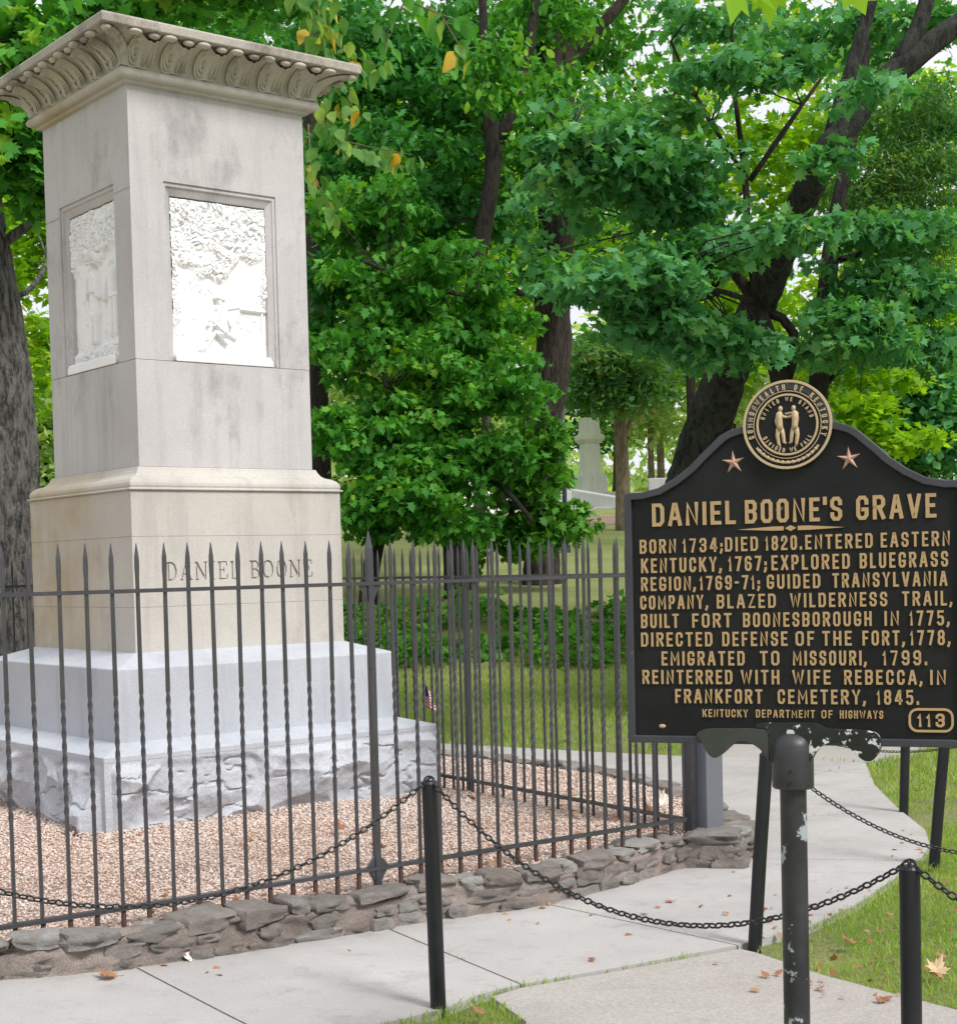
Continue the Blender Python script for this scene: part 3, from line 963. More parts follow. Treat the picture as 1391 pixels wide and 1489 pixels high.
for kind, k in ((0, 0), (1, 3)):
    Xg, Zg, Hh, na, nz_ = relief(kind)
    dep = .072 - Hh
    # flare the bottom ledge outwards in width
    fl = sstep(2.935, 2.885, Zg) * .0
    Yy = -WS + dep
    P = np.stack([Xg, Yy, Zg], -1).reshape(-1, 3)
    c, s = math.cos(k * math.pi / 2), math.sin(k * math.pi / 2)
    P = np.stack([P[:, 0] * c - P[:, 1] * s, P[:, 0] * s + P[:, 1] * c, P[:, 2]], -1)
    ii = np.arange(na * nz_).reshape(nz_, na)
    Fq = np.stack([ii[:-1, :-1], ii[:-1, 1:], ii[1:, 1:], ii[1:, :-1]], -1).reshape(-1, 4)
    me = fast_mesh('relief_panel', P, Fq)
    o = link_mesh('relief_panel', me, M['marble'], mon, smooth=True)
    o['label'] = ('white marble relief of a seated man beneath trees' if kind == 0 else 'white marble relief of two standing figures under trees')
    lb = MB()
    y0, y1 = -WS - .006, -WS + .07
    q = [(-.318, y0 + .012, 2.935), (.318, y0 + .012, 2.935), (.338, y0, 2.905), (.338, y0, 2.8715), (-.338, y0, 2.8715), (-.338, y0, 2.905)]
    def rot(p): return (p[0] * c - p[1] * s, p[0] * s + p[1] * c, p[2])
    poly = [(-.318, 2.93), (-.338, 2.903), (-.338, 2.8712), (.338, 2.8712), (.338, 2.903), (.318, 2.93)]
    Vb = [rot((p[0], y0, p[1])) for p in poly] + [rot((p[0], y1, p[1])) for p in poly]
    n6 = 6
    lb.add(Vb, [tuple(range(n6)), tuple(range(2 * n6 - 1, n6 - 1, -1))] + [(j, j + n6, (j + 1) % n6 + n6, (j + 1) % n6) for j in range(n6)])
    lb.build('relief_ledge', M['marble'], mon, bevel=.006)

# --- capital: astragal, cavetto with acanthus, abacus
def arc(cx, cz, r, a0, a1, n=7):
    return [(cx + r * math.cos(R(a0 + (a1 - a0) * i / n)), cz + r * math.sin(R(a0 + (a1 - a0) * i / n))) for i in range(n + 1)]


MB().rings([(.604, 4.4702), (.632, 4.476), (.634, 4.492)] + arc(.652, 4.523, .030, -80, 80, 8) + [(.640, 4.556)]).build('astragal', M['base'], mon, bevel=.002)


def cav(t):
    """cavetto profile: t 0..1 -> (halfwidth, z)"""
    return .640 + .195 * (1 - math.cos(t * math.pi / 2)) ** .9, 4.556 + .152 * math.sin(t * math.pi / 2)


o = MB().rings([cav(i / 12) for i in range(13)]).build('cavetto', M['cornice'], mon)
autosmooth(o, 30)
MB().rings([(.862, 4.708), (.878, 4.712), (.881, 4.757), (.874, 4.768)]).build('abacus', M['abacus'], mon, bevel=.005)


def leaf_unit():
    """acanthus unit facing -y, centred x=0, follows the cavetto; built against face plane"""
    mb = MB()
    nu, nt = 22, 16
    V = []
    for j in range(nt + 1):
        t = j / nt
        w, z = cav(min(t, 1)); w2, z2 = cav(min(t + .02, 1)); w1, z1 = cav(max(t - .02, 0))
        tx, tz = w2 - w1, z2 - z1; l = math.hypot(tx, tz); nx_, nz2 = tz / l, -tx / l
        for i in range(nu + 1):
            u = i / nu * 2 - 1
            hw = .094 * (1 - .25 * t) * (1 - .10 * abs(math.sin(t * 9)))
            rel = .010 * math.exp(-(u * 2.2) ** 2) * (1 - .2 * t) + .010 * abs(math.cos(u * 5.2 + t * 2.5)) * (1 - u * u) + .008 + .016 * t * t
            rel *= (1 - abs(u) ** 6)
            V.append((u * hw + .02 * math.sin(t * 2.2) - .01, -(w + nx_ * rel), z + nz2 * rel - .012 * (t > .85) * (1 - u * u)))
    Fc = [(j * (nu + 1) + i, j * (nu + 1) + i + 1, (j + 1) * (nu + 1) + i + 1, (j + 1) * (nu + 1) + i) for j in range(nt) for i in range(nu)]
    mb.add(V, Fc)
    # curled tip
    w, z = cav(.93)
    mb.ell((.014, -(w + .022), z - .014), (.036, .026, .018), 12, 8)
    # concentric C scrolls
    for rr, off in ((.056, .010), (.040, .016), (.024, .020)):
        pts = []
        for i in range(15):
            an = R(110 + 215 * i / 14)
            zz = .42 + rr / .115 * math.sin(an)
            w, z = cav(min(max(zz, .02), 1)); w2, z2 = cav(min(zz + .03, 1)) if zz < .97 else cav(1)
            pts.append((-.040 + rr * .78 * math.cos(an), -(w + off + .006), z - .002))
        mb.tube(pts, [.0035 + .0055 * math.sin(math.pi * i / 14) for i in range(15)], 7)
    # combed ribs sweeping up to the curled tip
    for q_ in range(6):
        pts = []
        for i in range(9):
            t = .04 + .86 * i / 8 + .01 * q_
            w, z = cav(min(t, 1)); a_ = i / 8
            pts.append((.002 + .015 * q_ + .034 * math.sin(a_ * 1.9) - .012 * q_ * a_, -(w + .018 + .014 * a_ + .008 * (q_ % 2)), z - .002))
        mb.tube(pts, [.0025 + .0052 * math.sin(math.pi * (i + .5) / 9) for i in range(9)], 6)
    w, z = cav(.4)
    mb.ell((-.03, -(w + .024), z), (.011, .012, .011), 8, 6)
    return mb.mesh('acanthus_leaf')


leaf_me = leaf_unit(); leaf_me.materials.append(M['cornice']); leaf_me.polygons.foreach_set('use_smooth', [True] * len(leaf_me.polygons))
kb = MB(); w, z = cav(.97); kb.ell((0, -(w + .020), z - .012), (.046, .030, .018), 14, 8)
knob_me = kb.mesh('egg_knob'); knob_me.materials.append(M['cornice']); knob_me.polygons.foreach_set('use_smooth', [True] * len(knob_me.polygons))


def place_face(name, me, k, a):
    o = bpy.data.objects.new(name, me); COL.objects.link(o); o.parent = mon
    an = k * math.pi / 2
    o.location = (a * math.cos(an), a * math.sin(an), 0); o.rotation_euler = (0, 0, an)


for k in range(4):
    for j in range(6): place_face('acanthus_leaf', leaf_me, k, -.55 + j * .22)
    for j in range(7): place_face('egg_knob', knob_me, k, -.66 + j * .22)
# corner leaves on the diagonals
cm = MB(); nt = 14; nu = 10; V = []
for j in range(nt + 1):
    t = j / nt; w, z = cav(t)
    for i in range(nu + 1):
        u = i / nu * 2 - 1
        rel = .030 * (1 - abs(u)) + .006 * abs(math.cos(u * 6))
        r = (w + .004) * math.sqrt(2) + rel * 1.0 - abs(u) * .045
        V.append((u * .055 * (1 - .3 * t), -r, z - .01 * t))
cm.add(V, [(j * (nu + 1) + i, j * (nu + 1) + i + 1, (j + 1) * (nu + 1) + i + 1, (j + 1) * (nu + 1) + i) for j in range(nt) for i in range(nu)])
w, z = cav(.93); cm.ell((0, -(w * 1.414 + .022), z - .016), (.03, .03, .02), 12, 8)
cme = cm.mesh('corner_leaf'); cme.materials.append(M['cornice']); cme.polygons.foreach_set('use_smooth', [True] * len(cme.polygons))
for k in range(4):
    o = bpy.data.objects.new('corner_leaf', cme); COL.objects.link(o); o.parent = mon; o.rotation_euler = (0, 0, k * math.pi / 2 - math.pi / 4)

# ------------------------------------------------------------------ gravel pebbles
prng = np.random.default_rng(4)


def inside(poly, x, y):
    r = np.zeros(len(x), bool); n = len(poly)
    for i in range(n):
        x0, y0 = poly[i - 1]; x1, y1 = poly[i]
        c = ((y0 > y) != (y1 > y)) & (x < (x1 - x0) * (y - y0) / (y1 - y0 + 1e-12) + x0)
        r ^= c
    return r


n = 190000
px = prng.uniform(-3.4, 1.5, n); py = prng.uniform(4.7, 13.0, n)
ok = inside(offset_loop(WL, .10), px, py)
dx, dy = px + 1.883, py - 10.215
lx = dx * math.cos(TH) + dy * math.sin(TH); ly = -dx * math.sin(TH) + dy * math.cos(TH)
ok &= ~((np.abs(lx) < 1.06) & (np.abs(ly) < 1.06))
ok &= np.abs(px) < .36 * py + .5
ok &= prng.uniform(0, 1, n) < np.clip(1.25 - (py - 6) * .12, .45, 1)
px, py = px[ok], py[ok]; n = len(px)
base = np.array([(1, 0, 0), (-1, 0, 0), (0, 1, 0), (0, -1, 0), (0, 0, 1), (0, 0, -1)], float)
tri = np.array([(0, 2, 4), (2, 1, 4), (1, 3, 4), (3, 0, 4), (2, 0, 5), (1, 2, 5), (3, 1, 5), (0, 3, 5)])
sz = prng.uniform(.0045, .0100, n) * (1 + .03 * (py - 6))
sc = np.stack([sz * prng.uniform(.8, 1.6, n), sz * prng.uniform(.7, 1.2, n), sz * prng.uniform(.4, .8, n)], -1)
Vp = base[None] * (1 + prng.uniform(-.3, .3, (n, 6, 1)))
Vp = Vp * sc[:, None, :]
an = prng.uniform(0, 2 * math.pi, n); ca, sa = np.cos(an)[:, None], np.sin(an)[:, None]
Vr = np.stack([Vp[..., 0] * ca - Vp[..., 1] * sa, Vp[..., 0] * sa + Vp[..., 1] * ca, Vp[..., 2]], -1)
tl = prng.uniform(-.6, .6, n)[:, None]; Vr = np.stack([Vr[..., 0], Vr[..., 1] * np.cos(tl) - Vr[..., 2] * np.sin(tl), Vr[..., 1] * np.sin(tl) + Vr[..., 2] * np.cos(tl)], -1)
_L = np.array(WL); _d = np.full(len(px), 9.0)
for _i in range(len(_L)):
    _a = _L[_i - 1]; _e = _L[_i] - _a; _t = np.clip(((px - _a[0]) * _e[0] + (py - _a[1]) * _e[1]) / (_e @ _e), 0, 1)
    _d = np.minimum(_d, np.hypot(px - _a[0] - _t * _e[0], py - _a[1] - _t * _e[1]))
pz = ZG - .018 - .030 * sstep(.38, .10, _d) * (1 - .6 * sstep(-.4, -1.6, px)) + .012 * vnoise(px * 3, py * 3, 0, 8) + prng.uniform(0, .010, n)
Vr += np.stack([px, py, pz], -1)[:, None, :]
me = fast_mesh('gravel', Vr.reshape(-1, 3), (tri[None] + 6 * np.arange(n)[:, None, None]).reshape(-1, 3))
tag(link_mesh('gravel', me, M['pebble']), 'pinkish tan crushed gravel filling the bed around the monument', 'gravel', kind='stuff')

# ------------------------------------------------------------------ iron fence
fence = empty('iron_fence', (0, 0, 0), 0, 'dark iron picket fence with twisted bars around the monument', 'fence')
HW = .0063
ZB, ZT = ZG - .02, 1.725


def picket_mesh():
    mb = MB(); V = []; Fc = []
    levels = [(ZB - .0, 0, 1), (.66, 0, 1)] + [(.66 + .46 * i / 45, math.pi / 2 * 9 * i / 45, 1.12) for i in range(1, 46)] + [(1.58, math.pi / 2 * 9, 1)]
    for z, a, s_ in levels:
        for k in range(4):
            an = a + math.pi / 4 + k * math.pi / 2
            V.append((HW * 1.414 * s_ * math.cos(an), HW * 1.414 * s_ * math.sin(an), z))
    # spear tip: flattened wider then pointed
    for z, wx, wy in ((1.63, .0088, .0055), (1.67, .008, .005), (ZT, .001, .001)):
        for k in range(4):
            an = math.pi / 2 * 9 + math.pi / 4 + k * math.pi / 2
            sx = 1 if math.cos(an) > 0 else -1; sy = 1 if math.sin(an) > 0 else -1
            V.append((sx * wx, sy * wy, z))
    L = len(levels) + 3
    for i in range(L - 1):
        for k in range(4):
            Fc.append((i * 4 + k, i * 4 + (k + 1) % 4, i * 4 + 4 + (k + 1) % 4, i * 4 + 4 + k))
    Fc.append((3, 2, 1, 0)); t_ = (L - 1) * 4; Fc.append((t_, t_ + 1, t_ + 2, t_ + 3))
    mb.add(V, Fc)
    me = mb.mesh('picket'); me.materials.append(M['iron']); return me


pk = picket_mesh()


def post_mesh(br=True):
    mb = MB(); w = .0140 if br else .0115
    mb.rings([(w, ZB - .05), (w, 1.64), (w * .9, 1.69), (.002, 1.765)])
    for s_ in ((-1, 1) if br else ()):
        # curled brackets under the top rail
        mb.add([(s_ * w, -.006, 1.52), (s_ * .055, -.006, 1.525), (s_ * .055, -.006, 1.515), (s_ * .035, -.006, 1.495), (s_ * w, -.006, 1.445),
                (s_ * w, .006, 1.52), (s_ * .055, .006, 1.525), (s_ * .055, .006, 1.515), (s_ * .035, .006, 1.495), (s_ * w, .006, 1.445)],
               [(0, 1, 2, 3, 4), (9, 8, 7, 6, 5), (0, 5, 6, 1), (1, 6, 7, 2), (2, 7, 8, 3), (3, 8, 9, 4)])
        mb.add([(s_ * w, -.008, .315), (s_ * .05, -.008, .275), (s_ * .055, -.008, .262), (s_ * w, -.008, .262),
                (s_ * w, .008, .315), (s_ * .05, .008, .275), (s_ * .055, .008, .262), (s_ * w, .008, .262)],
               [(0, 1, 2, 3), (7, 6, 5, 4), (0, 4, 5, 1), (1, 5, 6, 2), (2, 6, 7, 3)])
        mb.add([(s_ * w, -.01, .255), (s_ * .045, -.01, .25), (s_ * .03, -.01, .225), (s_ * w, -.01, .20),
                (s_ * w, .01, .255), (s_ * .045, .01, .25), (s_ * .03, .01, .225), (s_ * w, .01, .20)],
               [(0, 1, 2, 3), (7, 6, 5, 4), (0, 4, 5, 1), (1, 5, 6, 2), (2, 6, 7, 3)])
    mb.tube([(-.03, -w, 1.16), (-.01, -w - .004, 1.16)], .004, 6)
    me = mb.mesh('fence_post'); me.materials.append(M['iron']); return me


fp = post_mesh(); fp2 = post_mesh(False)
P0 = np.array([-1.86 - .805 * 3.2, 5.99 - .5935 * 3.2]); G = np.array([1.04, 8.13])
dF = np.array([.8052, .593]); dR = np.array([-.552, .834])
P1 = np.array([-1.86, 5.99])
Cb = G + dR * 5.3
Lb = Cb - dF * 6.4


def put(me, name, q, an, jit=True):
    o = bpy.data.objects.new(name, me); COL.objects.link(o); o.parent = fence
    o.location = (q[0], q[1], 0); o.rotation_euler = ((rng.uniform(-.004, .004), rng.uniform(-.005, .005), an) if jit else (0, 0, an))
    return o


def run(A_, B_, s_first, posts, spacing=.1112, pm_=None):
    d = B_ - A_; L = np.linalg.norm(d); d = d / L; an = math.atan2(d[1], d[0])
    s = s_first
    while s < L - .03:
        if not any(abs(s - p) < .03 for p in posts):
            put(pk, 'picket', A_ + d * s, an)
        s += spacing
    for p in posts: put(pm_ or fp, 'fence_post', A_ + d * p, an, False)
    for z0, z1, w in ((1.524, 1.540, .016), (.252, .268, .018)):
        nrm = np.array([-d[1], d[0]])
        a, b = A_ + d * .0, A_ + d * L
        mb = MB()
        q = [a - nrm * w, b - nrm * w, b + nrm * w, a + nrm * w]
        mb.add([(p[0], p[1], z0) for p in q] + [(p[0], p[1], z1) for p in q], [(3, 2, 1, 0), (4, 5, 6, 7), (0, 1, 5, 4), (1, 2, 6, 5), (2, 3, 7, 6), (3, 0, 4, 7)])
        mb.build('rail', M['iron'], fence)


# front run: first bar positions measured from P1; start from P0 (3.2 m further left)
off = (3.2 + .062) % .1112
front_post = 3.2 + 1.718
run(P0, G, off, [front_post, front_post - 3.1])
Rpost = np.linalg.norm(aty(690, 1131, 9.85)[:2] - G)
run(G, Cb, .10, [Rpost], pm_=fp2)
run(Cb, Lb, .07, [.0, 3.0], pm_=fp2)
# rusty feet of some pickets
ftb = MB(); ftb.box(-.0078, .0078, -.0078, .0078, ZB - .02, .2505)
ftm = ftb.mesh('picket_foot'); ftm.materials.append(M['rust'])
d = dF
for k in range(0, 42):
    q = P1 + d * (.062 + .1112 * k)
    if q[0] > .9: break
    if abs(np.linalg.norm(q - P1) - 1.718) > .04: put(ftm, 'picket_foot', q, math.atan2(d[1], d[0]), False)

# gate post
gpz = ZG - .03
gp = empty('gate_post', (1.165, 8.32, gpz), math.atan2(dF[1], dF[0]) + R(12), 'thick square grey steel post at the corner of the iron fence behind the black sign', 'post')
MB().rings([(.078, 0), (.078, 1.50)]).build('shaft', M['gatepost'], gp, bevel=.004)
MB().rings([(.09, 1.502), (.09, 1.525), (.004, 1.60)]).build('cap', M['gatepost'], gp, bevel=.003)
ep = MB(); ep.rings([(.022, 0), (.022, 1.42)])
o = ep.build('hinge_bar', M['iron'], gp); o.location = (-.115, .0, 0)

# ------------------------------------------------------------------ bollards and chains
def bollard(loc, h, lean, label):
    b = empty('bollard', loc, 0, label, 'bollard', 'black chain bollards along the path')
    top = (lean[0], lean[1], h)
    mb = MB()
    mb.tube([(0, 0, -.05), (lean[0] * .5, lean[1] * .5, h * .5), (lean[0], lean[1], h - .006)], .0285, 20)
    o = mb.build('tube', M['bollard'], b); autosmooth(o, 50)
    cb = MB(); cb.tube([(lean[0], lean[1], h - .006), (lean[0], lean[1], h + .002)], [.030, .026], 20); cb.build('cap', M['bollard'], b)
    eb = MB(); pts = [(lean[0] + .018 * math.cos(t), lean[1], h + .004 + .016 * math.sin(t)) for t in np.linspace(0, math.pi, 9)]
    eb.tube(pts, .0035, 6); eb.build('eyelet', M['chain'], b)
    return np.array([loc[0] + top[0], loc[1] + top[1], loc[2] + h])


T1 = bollard((-.178, 5.63, .01), .82, (-.012, 0), 'black bollard on the grass tip left of the sign, carrying chains both ways')
T2 = bollard((1.10, 6.44, 0), .80, (.066, .0), 'black bollard leaning right behind the sign post at the sidewalk corner')
T3 = bollard((2.29, 8.01, 0), .80, (.085, 0), 'black bollard at the curve of the grass edge, rightmost behind the sign')
T4 = bollard((2.60, 9.72, 0), .80, (.035, 0), 'farthest black bollard in the grass right of the sign post')
T5 = bollard((1.165, 4.3, -.02), .765, (0, 0), 'nearest black bollard, right of the flaking sign post, cut by the bottom edge')


def link_me(L=.0315, Wd=.0235, r=.0034):
    mb = MB(); pts = []
    hl = L / 2 - Wd / 2; rw = Wd / 2 - r
    for i in range(6): a = -math.pi / 2 + math.pi * i / 5; pts.append((hl + rw * math.cos(a), rw * math.sin(a), 0))
    for i in range(6): a = math.pi / 2 + math.pi * i / 5; pts.append((-hl + rw * math.cos(a), rw * math.sin(a), 0))
    n = len(pts); k = 5; V = []; Fc = []
    for i in range(n):
        p = np.array(pts[i]); t_ = np.array(pts[(i + 1) % n]) - np.array(pts[i - 1]); t_ /= np.linalg.norm(t_)
        b_ = np.array([0, 0, 1.]); a_ = np.cross(t_, b_)
        for j in range(k):
            an = 2 * math.pi * j / k; V.append(p + (a_ * math.cos(an) + b_ * math.sin(an)) * r)
    for i in range(n):
        for j in range(k): Fc.append((i * k + j, i * k + (j + 1) % k, ((i + 1) % n) * k + (j + 1) % k, ((i + 1) % n) * k + j))
    me = mb.add(V, Fc).mesh('link'); me.materials.append(M['chain']); me.polygons.foreach_set('use_smooth', [True] * len(me.polygons)); return me


lk = link_me()
PITCH_L = .0235


def chain(P, Q, sag, label):
    P = np.array(P, float) + [0, 0, .012]; Q = np.array(Q, float) + [0, 0, .012]
    c = empty('chain', tuple(P), 0, label, 'chain', 'chains hung between the bollards')
    n = 400
    t = np.linspace(0, 1, n)
    pts = P[None] + (Q - P)[None] * t[:, None]; pts[:, 2] -= 4 * sag * t * (1 - t)
    s = np.concatenate([[0], np.cumsum(np.linalg.norm(np.diff(pts, axis=0), axis=1))])
    m = int(s[-1] / PITCH_L)
    for i in range(m):
        d = (i + .5) * s[-1] / m
        q = np.array([np.interp(d, s, pts[:, k]) for k in range(3)]); q2 = np.array([np.interp(min(d + .01, s[-1]), s, pts[:, k]) for k in range(3)]); q1 = np.array([np.interp(max(d - .01, 0), s, pts[:, k]) for k in range(3)])
        T = Vector(q2 - q1).normalized()
        side = T.cross(Vector((0, 0, 1))).normalized(); upv = side.cross(T)
        a = R((50 if i % 2 else -40) + rng.uniform(-9, 9))
        yv = side * math.cos(a) + upv * math.sin(a); zv = T.cross(yv)
        o = bpy.data.objects.new('link', lk); COL.objects.link(o); o.parent = c
        m3 = Matrix((T, yv, zv)).transposed().to_4x4(); m3.translation = Vector(q - P)
        o.matrix_local = m3
    return c


chain(T1, T5, .33, 'black chain sagging across the sidewalk behind the sign post')
chain(T1, (-1.75, 4.5, .83), .305, 'black chain running left in front of the stone wall, off the left edge')
chain(T5, (2.2, 3.0, .78), .25, 'black chain dropping to the lower right from the nearest bollard')
chain(T2, (3.0, 6.3, .80), .44, 'black chain sagging right over the pale path from the leaning bollard')
chain((2.0, 11.9, .45), (4.4, 10.6, .80), .44, 'small distant chain hanging low under the sign bracket')

# ------------------------------------------------------------------ sign
SY = R(-20.5)
sign = empty('marker_sign', (.84, 4.25, 0), SY, 'black cast metal historical marker with gold lettering on a flaking round post', 'sign')
half = [(0, 2.066), (.030, 2.063)]
top = [(-.448, 1.100), (-.448, 1.783), (-.44, 1.789), (-.40, 1.790), (-.352, 1.800), (-.305, 1.825), (-.262, 1.856), (-.230, 1.887), (-.201, 1.913), (-.180, 1.932), (-.159, 1.944), (-.135, 1.952), (-.110, 1.957), (-.104, 1.972)]
sealc = (.004, 1.955)
arc_ = [(sealc[0] + .112 * math.cos(R(a)), sealc[1] + .112 * math.sin(R(a))) for a in np.linspace(165, 15, 15)]
right = [(-p[0] + .006, p[1]) for p in top[::-1]]
outline = top[:-1] + arc_ + right[1:]
pm = MB(); pm.prism(outline, -.010, .014)
o = pm.build('panel', M['sign'], sign)
rimline = offset_loop([np.array(p) for p in outline[::-1]], .009)
MB().ribbon(rimline, .020, .020, -.022, closed=True).build('rim', M['rim'], sign, bevel=.004)
FY = -.0105   # face plane
DY = -.0145   # letter face

SANS = {
    'A': (.62, [[(0, 0), (.42, 1), (.58, 1), (1, 0)], [(.18, .3), (.82, .3)]]),
    'B': (.56, [[(0, .5), (0, 1), (.75, 1), (1, .88), (1, .64), (.8, .52), (0, .52)], [(.8, .5), (1, .38), (1, .14), (.75, 0), (0, 0), (0, .5)]]),
    'C': (.54, [[(1, .72), (1, .86), (.75, 1), (.25, 1), (0, .86), (0, .14), (.25, 0), (.75, 0), (1, .14), (1, .28)]]),
    'D': (.56, [[(0, .5), (0, 1), (.72, 1), (1, .84), (1, .16), (.72, 0), (0, 0), (0, .5)]]),
    'E': (.48, [[(1, 1), (0, 1), (0, 0), (1, 0)], [(0, .51), (.82, .51)]]),
    'F': (.46, [[(1, 1), (0, 1), (0, 0)], [(0, .5), (.82, .5)]]),
    'G': (.56, [[(1, .74), (1, .86), (.75, 1), (.25, 1), (0, .86), (0, .14), (.25, 0), (.75, 0), (1, .14), (1, .42), (.62, .42)]]),
    'H': (.56, [[(0, 0), (0, 1)], [(1, 0), (1, 1)], [(0, .5), (1, .5)]]),
    'I': (.17, [[(.5, 0), (.5, 1)]]),
    'J': (.5, [[(1, 1), (1, .14), (.75, 0), (.25, 0), (0, .14), (0, .3)]]),
    'K': (.58, [[(0, 0), (0, 1)], [(1, 1), (.12, .42)], [(.35, .58), (1, 0)]]),
    'L': (.46, [[(0, 1), (0, 0), (1, 0)]]),
    'M': (.72, [[(0, 0), (0, 1), (.5, .3), (1, 1), (1, 0)]]),
    'N': (.58, [[(0, 0), (0, 1), (1, 0), (1, 1)]]),
    'O': (.56, [[(.5, 1), (.25, 1), (0, .86), (0, .14), (.25, 0), (.75, 0), (1, .14), (1, .86), (.75, 1), (.5, 1)]]),
    'P': (.54, [[(0, 0), (0, 1), (.75, 1), (1, .86), (1, .58), (.75, .44), (0, .44)]]),
    'Q': (.56, [[(.5, 1), (.25, 1), (0, .86), (0, .14), (.25, 0), (.75, 0), (1, .14), (1, .86), (.75, 1), (.5, 1)], [(.6, .25), (1.05, -.05)]]),
    'R': (.56, [[(0, 0), (0, 1), (.75, 1), (1, .87), (1, .63), (.75, .5), (0, .5)], [(.5, .5), (1, 0)]]),
    'S': (.54, [[(1, .76), (1, .87), (.75, 1), (.25, 1), (0, .87), (0, .65), (.22, .54), (.78, .46), (1, .35), (1, .13), (.75, 0), (.25, 0), (0, .13), (0, .24)]]),
    'T': (.54, [[(0, 1), (1, 1)], [(.5, .93), (.5, 0)]]),
    'U': (.56, [[(0, 1), (0, .14), (.25, 0), (.75, 0), (1, .14), (1, 1)]]),
    'V': (.60, [[(0, 1), (.44, 0), (.56, 0), (1, 1)]]),
    'W': (.84, [[(0, 1), (.24, 0), (.5, .85), (.76, 0), (1, 1)]]),
    'X': (.56, [[(0, 0), (1, 1)], [(0, 1), (1, 0)]]),
    'Y': (.60, [[(0, 1), (.5, .45), (1, 1)], [(.5, .47), (.5, 0)]]),
    'Z': (.54, [[(0, 1), (1, 1), (0, 0), (1, 0)]]),
    '0': (.50, [[(.5, 1), (.25, 1), (0, .86), (0, .14), (.25, 0), (.75, 0), (1, .14), (1, .86), (.75, 1), (.5, 1)]]),
    '1': (.24, [[(-.25, .76), (.5, 1), (.5, 0)]]),
    '2': (.50, [[(0, .72), (0, .86), (.25, 1), (.75, 1), (1, .86), (1, .64), (0, .14), (0, 0), (1, 0)]]),
    '3': (.50, [[(0, .78), (0, .88), (.25, 1), (.75, 1), (1, .87), (1, .64), (.8, .52), (.4, .52)], [(.8, .5), (1, .38), (1, .13), (.75, 0), (.25, 0), (0, .12), (0, .24)]]),
    '4': (.54, [[(.75, 0), (.75, 1), (.6, 1), (0, .3), (0, .24), (1, .24)]]),
    '5': (.50, [[(.95, 1), (.05, 1), (0, .52), (.25, .60), (.75, .60), (1, .48), (1, .13), (.75, 0), (.25, 0), (0, .13)]]),
    '6': (.50, [[(1, .84), (.75, 1), (.25, 1), (0, .86), (0, .14), (.25, 0), (.75, 0), (1, .14), (1, .42), (.75, .55), (.1, .52)]]),
    '7': (.48, [[(0, 1), (1, 1), (.35, 0)]]),
    '8': (.50, [[(.5, .52), (.2, .52), (.03, .64), (.03, .88), (.25, 1), (.75, 1), (.97, .88), (.97, .64), (.8, .52), (.5, .52)], [(.2, .5), (0, .38), (0, .13), (.25, 0), (.75, 0), (1, .13), (1, .38), (.8, .5)]]),
    '9': (.50, [[(0, .16), (.25, 0), (.75, 0), (1, .14), (1, .86), (.75, 1), (.25, 1), (0, .86), (0, .58), (.25, .45), (.9, .48)]]),
    '.': (.12, [[(.5, 0), (.5, .10)]]),
    ',': (.12, [[(.5, .10), (.5, 0), (.2, -.15)]]),
    ';': (.12, [[(.5, .10), (.5, 0), (.2, -.15)], [(.5, .42), (.5, .54)]]),
    "'": (.10, [[(.5, 1.02), (.5, .80)]]),
    '-': (.30, [[(0, .5), (1, .5)]])}
SW = .18


def word(mb, s, x0, x1, z0, z1, y_base, y_face, gap=.17, sw=SW):
    h = z1 - z0
    ws = [SANS[c][0] for c in s]
    tot = sum(ws) + gap * (len(s) - 1)
    k = (x1 - x0) / tot
    x = x0
    stw = sw * h
    for c, w_ in zip(s, ws):
        gw = w_ * k
        for j, line in enumerate(SANS[c][1]):
            hw = stw / 2
            if gw > stw * 1.15: f = lambda p: (x + hw + p[0] * (gw - stw), z0 + hw + p[1] * (h - stw))
            else: f = lambda p: (x + gw / 2 + (p[0] - .5) * stw * 1.2, z0 + hw + p[1] * (h - stw))
            pts = [f(p) for p in line]
            # stretch free ends by half a stroke
            a = np.array(pts[0]); b = np.array(pts[1]); e = (a - b) / np.linalg.norm(a - b)
            if line[0] != line[-1]:
                pts[0] = tuple(a + e * hw)
                a = np.array(pts[-1]); b = np.array(pts[-2]); e = (a - b) / np.linalg.norm(a - b)
                pts[-1] = tuple(a + e * hw)
                mb.ribbon(pts, stw, y_base, y_face - j * .0004)
            else:
                mb.ribbon(pts[:-1], stw, y_base, y_face - j * .0004, closed=True)
        x += gw + gap * k


